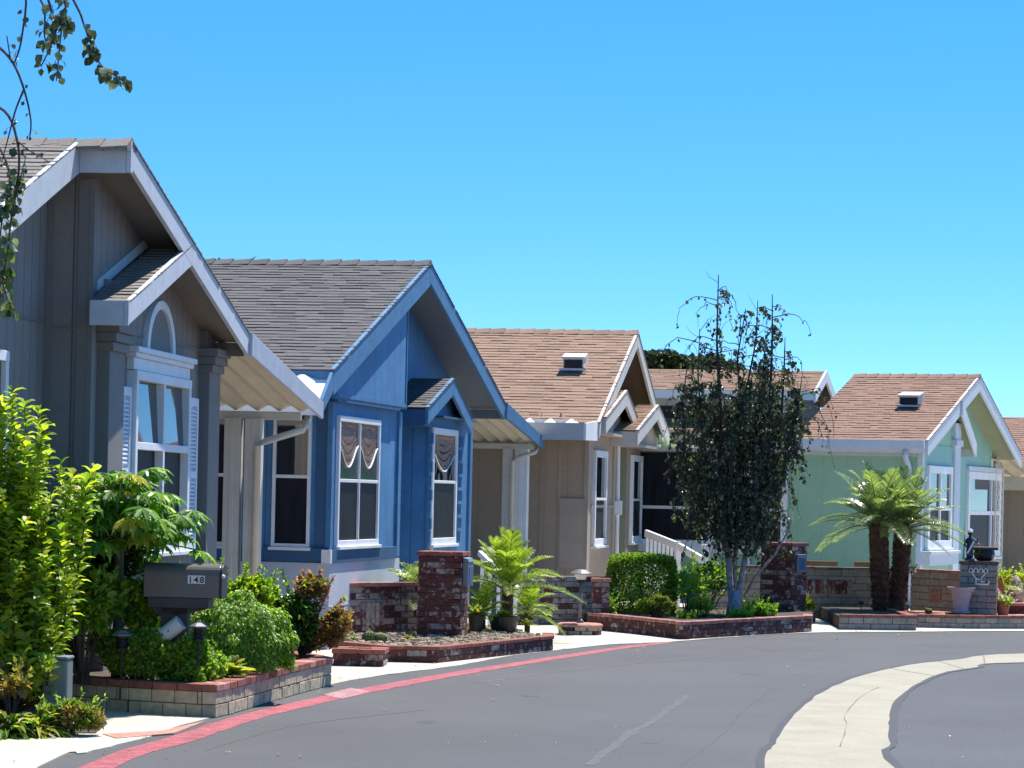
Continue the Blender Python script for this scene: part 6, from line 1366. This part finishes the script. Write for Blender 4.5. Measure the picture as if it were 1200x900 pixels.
# overhanging birch at the top left: its trunk stands just outside the frame
r = random.Random(121); D = 11.0; c = Vector((-3.1, 11.3, 0)); t = plant('overhanging_birch', 'birch branches with heart-shaped leaves hanging in at the top left corner', 'tree', (c.x, c.y, 0)); O = c
tr = MB(); tw = MB(); lf = MB()
tr.tube([(0, 0, 0), (0.03, 0, 1.0), (-0.02, 0, 2.2), (0.05, 0, 3.4), (0.12, 0, 4.6)], [0.11, 0.09, 0.075, 0.06, 0.03], 10); tr.build('trunk', M['birchbark'], t, smooth=True)
def twig(px_pts, dens, lr, a=0.15, rad=0.006, seed=0, up=None):
    pts = smoothpath([A(x, y, D + dd) - O for x, y, dd in px_pts], 5); n = len(pts)
    tw.tube(pts, [rad*(1-0.75*i/(n-1)) + 0.0008 for i in range(n)], 5)
    for i in range(dens):
        tt = a + (1-a)*r.random(); x = tt*(n-1); k = min(n-2, int(x)); q = pts[k].lerp(pts[k+1], x-k); ax = rv(r); q2 = q + ax*0.018; tw.tube([q, q2], [0.0009, 0.0007], 3)
        kk = r.uniform(0.65, 1.15); leaf(lf, q2, Vector((ax.x*0.6, ax.y*0.6, -0.8 + ax.z*.3)), rv(r), lr*kk, lr*0.85*kk, 0.1, 0 if q.z > 2.8 else r.choice((0, 1)))
twig([(-160, -150, 0), (-40, -60, 0), (25, -20, 0), (26, 40, 0), (15, 75, 0), (8, 42, 0)], 10, 0.034, 0.5)
twig([(-40, -60, 0), (20, -30, .1), (50, 5, .1), (52, 40, .1), (55, 52, .1)], 14, 0.038, 0.5)
twig([(-40, -90, 0), (40, -50, 0), (75, 0, 0), (72, 35, 0), (66, 95, 0)], 46, 0.046, 0.45)
twig([(10, -60, .1), (60, -40, .1), (90, 8, .1), (98, 28, .1), (108, 55, .1), (120, 78, .1), (145, 95, .1)], 48, 0.044, 0.5)
twig([(40, -40, .05), (58, 5, .05), (62, 45, .05), (48, 78, 0.05)], 22, 0.044, 0.35)
twig([(-60, 30, 0), (-10, 50, 0), (14, 72, 0), (28, 105, 0), (36, 140, 0), (35, 160, 0)], 8, 0.022, 0.55, 0.007)
twig([(28, 105, 0), (18, 130, 0), (10, 160, 0), (2, 190, 0)], 10, 0.018, 0.1, 0.004)
twig([(-40, 110, 0), (5, 130, 0), (20, 165, 0), (22, 200, 0), (14, 250, 0), (8, 300, 0), (3, 330, 0), (15, 365, 0)], 90, 0.040, 0.3, 0.006)
twig([(20, 165, 0), (32, 175, 0), (44, 182, 0), (58, 190, 0)], 7, 0.02, 0.2, 0.003)
twig([(-30, 150, .1), (0, 175, .1), (12, 215, .1), (2, 260, .1), (-2, 320, .1), (4, 350, .1)], 80, 0.040, 0.3, 0.005)
twig([(14, 250, 0), (22, 215, 0), (30, 185, 0)], 6, 0.026, 0.2, 0.003)
tw.tube([A(-160, -150, D)-O, A(-260, -60, D)-O, Vector((0.05, 0, 3.5))], [0.012, 0.025, 0.04], 6)
for q in ((-60, 30), (-40, 110), (-30, 150), (-40, -60), (-40, -90), (10, -60), (40, -40)):
    tw.tube([A(q[0], q[1], D)-O, (A(q[0]-120, q[1]-40, D)-O), Vector((0.02, 0, min(4.5, max(2.4, A(q[0], q[1], D).z))))], [0.005, 0.01, 0.02], 5)
tw.build('branches', M['bark'], t); lf.build('foliage', [M['birch'], M['birchnear']], t)

# flowers and small plants at the right edge
bush('potted_flowers', 'green and white flowering plant in the front terracotta pot', 1177, 706, 38.4, (0.14, 0.12, 0.12), 420, 0.045, 0.022, ['fresh', 'mid', 'petal'], 131, 0.2, 0.33, cat='flowers', nshoot=5)
bush('yellow_flowers', 'yellow-leaved plant behind at the top of the terracotta planter', 1176, 678, 39.3, (0.15, 0.14, 0.13), 420, 0.045, 0.022, ['yellowleaf', 'fresh', 'lime'], 132, 0.2, 0.5, cat='flowers', nshoot=5)
bush('yellow_flowers', 'yellow and green flowers cut by the right edge of the photo', 1202, 680, 39.5, (0.2, 0.16, 0.15), 600, 0.05, 0.024, ['yellowleaf', 'fresh', 'lime'], 133, 0.2, 0.4, cat='flowers', nshoot=5)
bush('white_flowers', 'white blossoms between the pots at the right edge', 1187, 692, 38.9, (0.11, 0.1, 0.08), 260, 0.035, 0.02, ['petal', 'fresh'], 134, 0.2, 0.4, cat='flowers', nshoot=4)
rosette('pillar_top_plant', 'small pale succulent in the black planter on the pillar', 1146, 662, 38.3, 22, 0.10, 0.025, ['olive', 'yellowleaf'], 135, 0.98, 0.9)
rosette('ledge_plant', 'tiny reddish plant growing in the little dark pot', 1088, 716, 37.7, 18, 0.08, 0.02, ['redleaf', 'mid'], 136, 0.225, 0.9)
bush('hanging_flowers', 'purple flowering clump at the top of the block wall by the downpipe', 1068, 668, 39.6, (0.09, 0.08, 0.07), 240, 0.03, 0.018, ['petal', 'darkleaf'], 137, 0.2, 0.68, cat='flowers', nshoot=4)
bush('wall_flower', 'yellow-green blossom plant against the block wall right of the palms', 1056, 694, 39.4, (0.05, 0.05, 0.05), 60, 0.04, 0.022, ['yellowleaf', 'lime'], 138, 0.2, 0.18, cat='flowers', nshoot=4)

# far trees
def far_tree(label, px_, py_, d, rad, n, seed, th=4):
    r = random.Random(seed); c = A(px_, py_, d); t = thing('distant_tree', label, 'tree', (c.x, c.y, 0), 0, 'trees beyond the roofs')
    b = MB(); cloud(b, r, (0, 0, c.z), rad, n, 0.34, 0.26, (0,), 0.5, 0.3, lump=lumps(r, 14)); b.build('crown', M['farleaf'], t)
    b = MB(); b.tube([(0, 0, 0), (0.1, 0, c.z*0.5), (0, 0, c.z)], [0.35, 0.28, 0.1], 8); b.build('trunk', M['bark'], t)
far_tree('round dark tree beyond the roofs, left of the weeping birch', 785, 432, 105, (1.7, 1.6, 0.75), 2600, 141)
far_tree('dark tree beyond the roofs partly behind the weeping birch', 832, 436, 110, (1.9, 1.6, 0.75), 2600, 142)
far_tree('dark tree beyond the roofs, right behind the tan gable peak', 748, 444, 112, (1.5, 1.4, 0.6), 1500, 143)
c = A(272, 340, 62); palm('distant_palm', 'palm whose frond tips show above the ridge of the blue house', (c.x, c.y, 0), c.z, 0.12, 22, 1.0, 0.35, 0.4, 0.03, 'darkleaf', 144, 26, (0.0, 1.1))

# fallen leaves on the road and paving
r = random.Random(151); b = MB()
for k in range(150):
    q = edge_s[r.randint(14, len(edge_s)-16)]; p = Vector((q.x + r.gauss(0.15, 0.5), q.y - abs(r.gauss(0, 0.5)), 0.012)); leaf(b, p, Vector((r.uniform(-1, 1), r.uniform(-1, 1), 0.1)), Vector((0, 0, 1)), r.uniform(0.02, 0.05), 0.02, 0.2, 0)
for k in range(12):
    p = G(r.uniform(420, 1150), r.uniform(765, 890), 0.006); leaf(b, p, Vector((r.uniform(-1, 1), r.uniform(-1, 1), 0.1)), Vector((0, 0, 1)), r.uniform(0.015, 0.03), 0.012, 0.2, 1)
o = b.build('fallen_leaves', [M['orangeleaf'], M['lampglass']]); o['label'] = 'dry leaves scattered along the edge of the asphalt'; o['category'] = 'leaves'; o['kind'] = 'stuff'

M['oil'] = mat('dark_oil_stain', (0.055, 0.055, 0.058), rough=0.75, noise=0.3, nscale=12)
for i, (px_, py_, w_) in enumerate([(880, 790, .12), (620, 815, .10), (760, 870, .07), (500, 846, .08), (1100, 757, .16), (905, 762, .12)]):
    c = G(px_, py_); r = random.Random(200+i); sheet('oil_stain', [(c.x + w_*cos(a*pi/8)*r.uniform(.6, 1.1), c.y + w_*1.8*sin(a*pi/8)*r.uniform(.6, 1.1)) for a in range(16)], 0.0012, M['oil'])
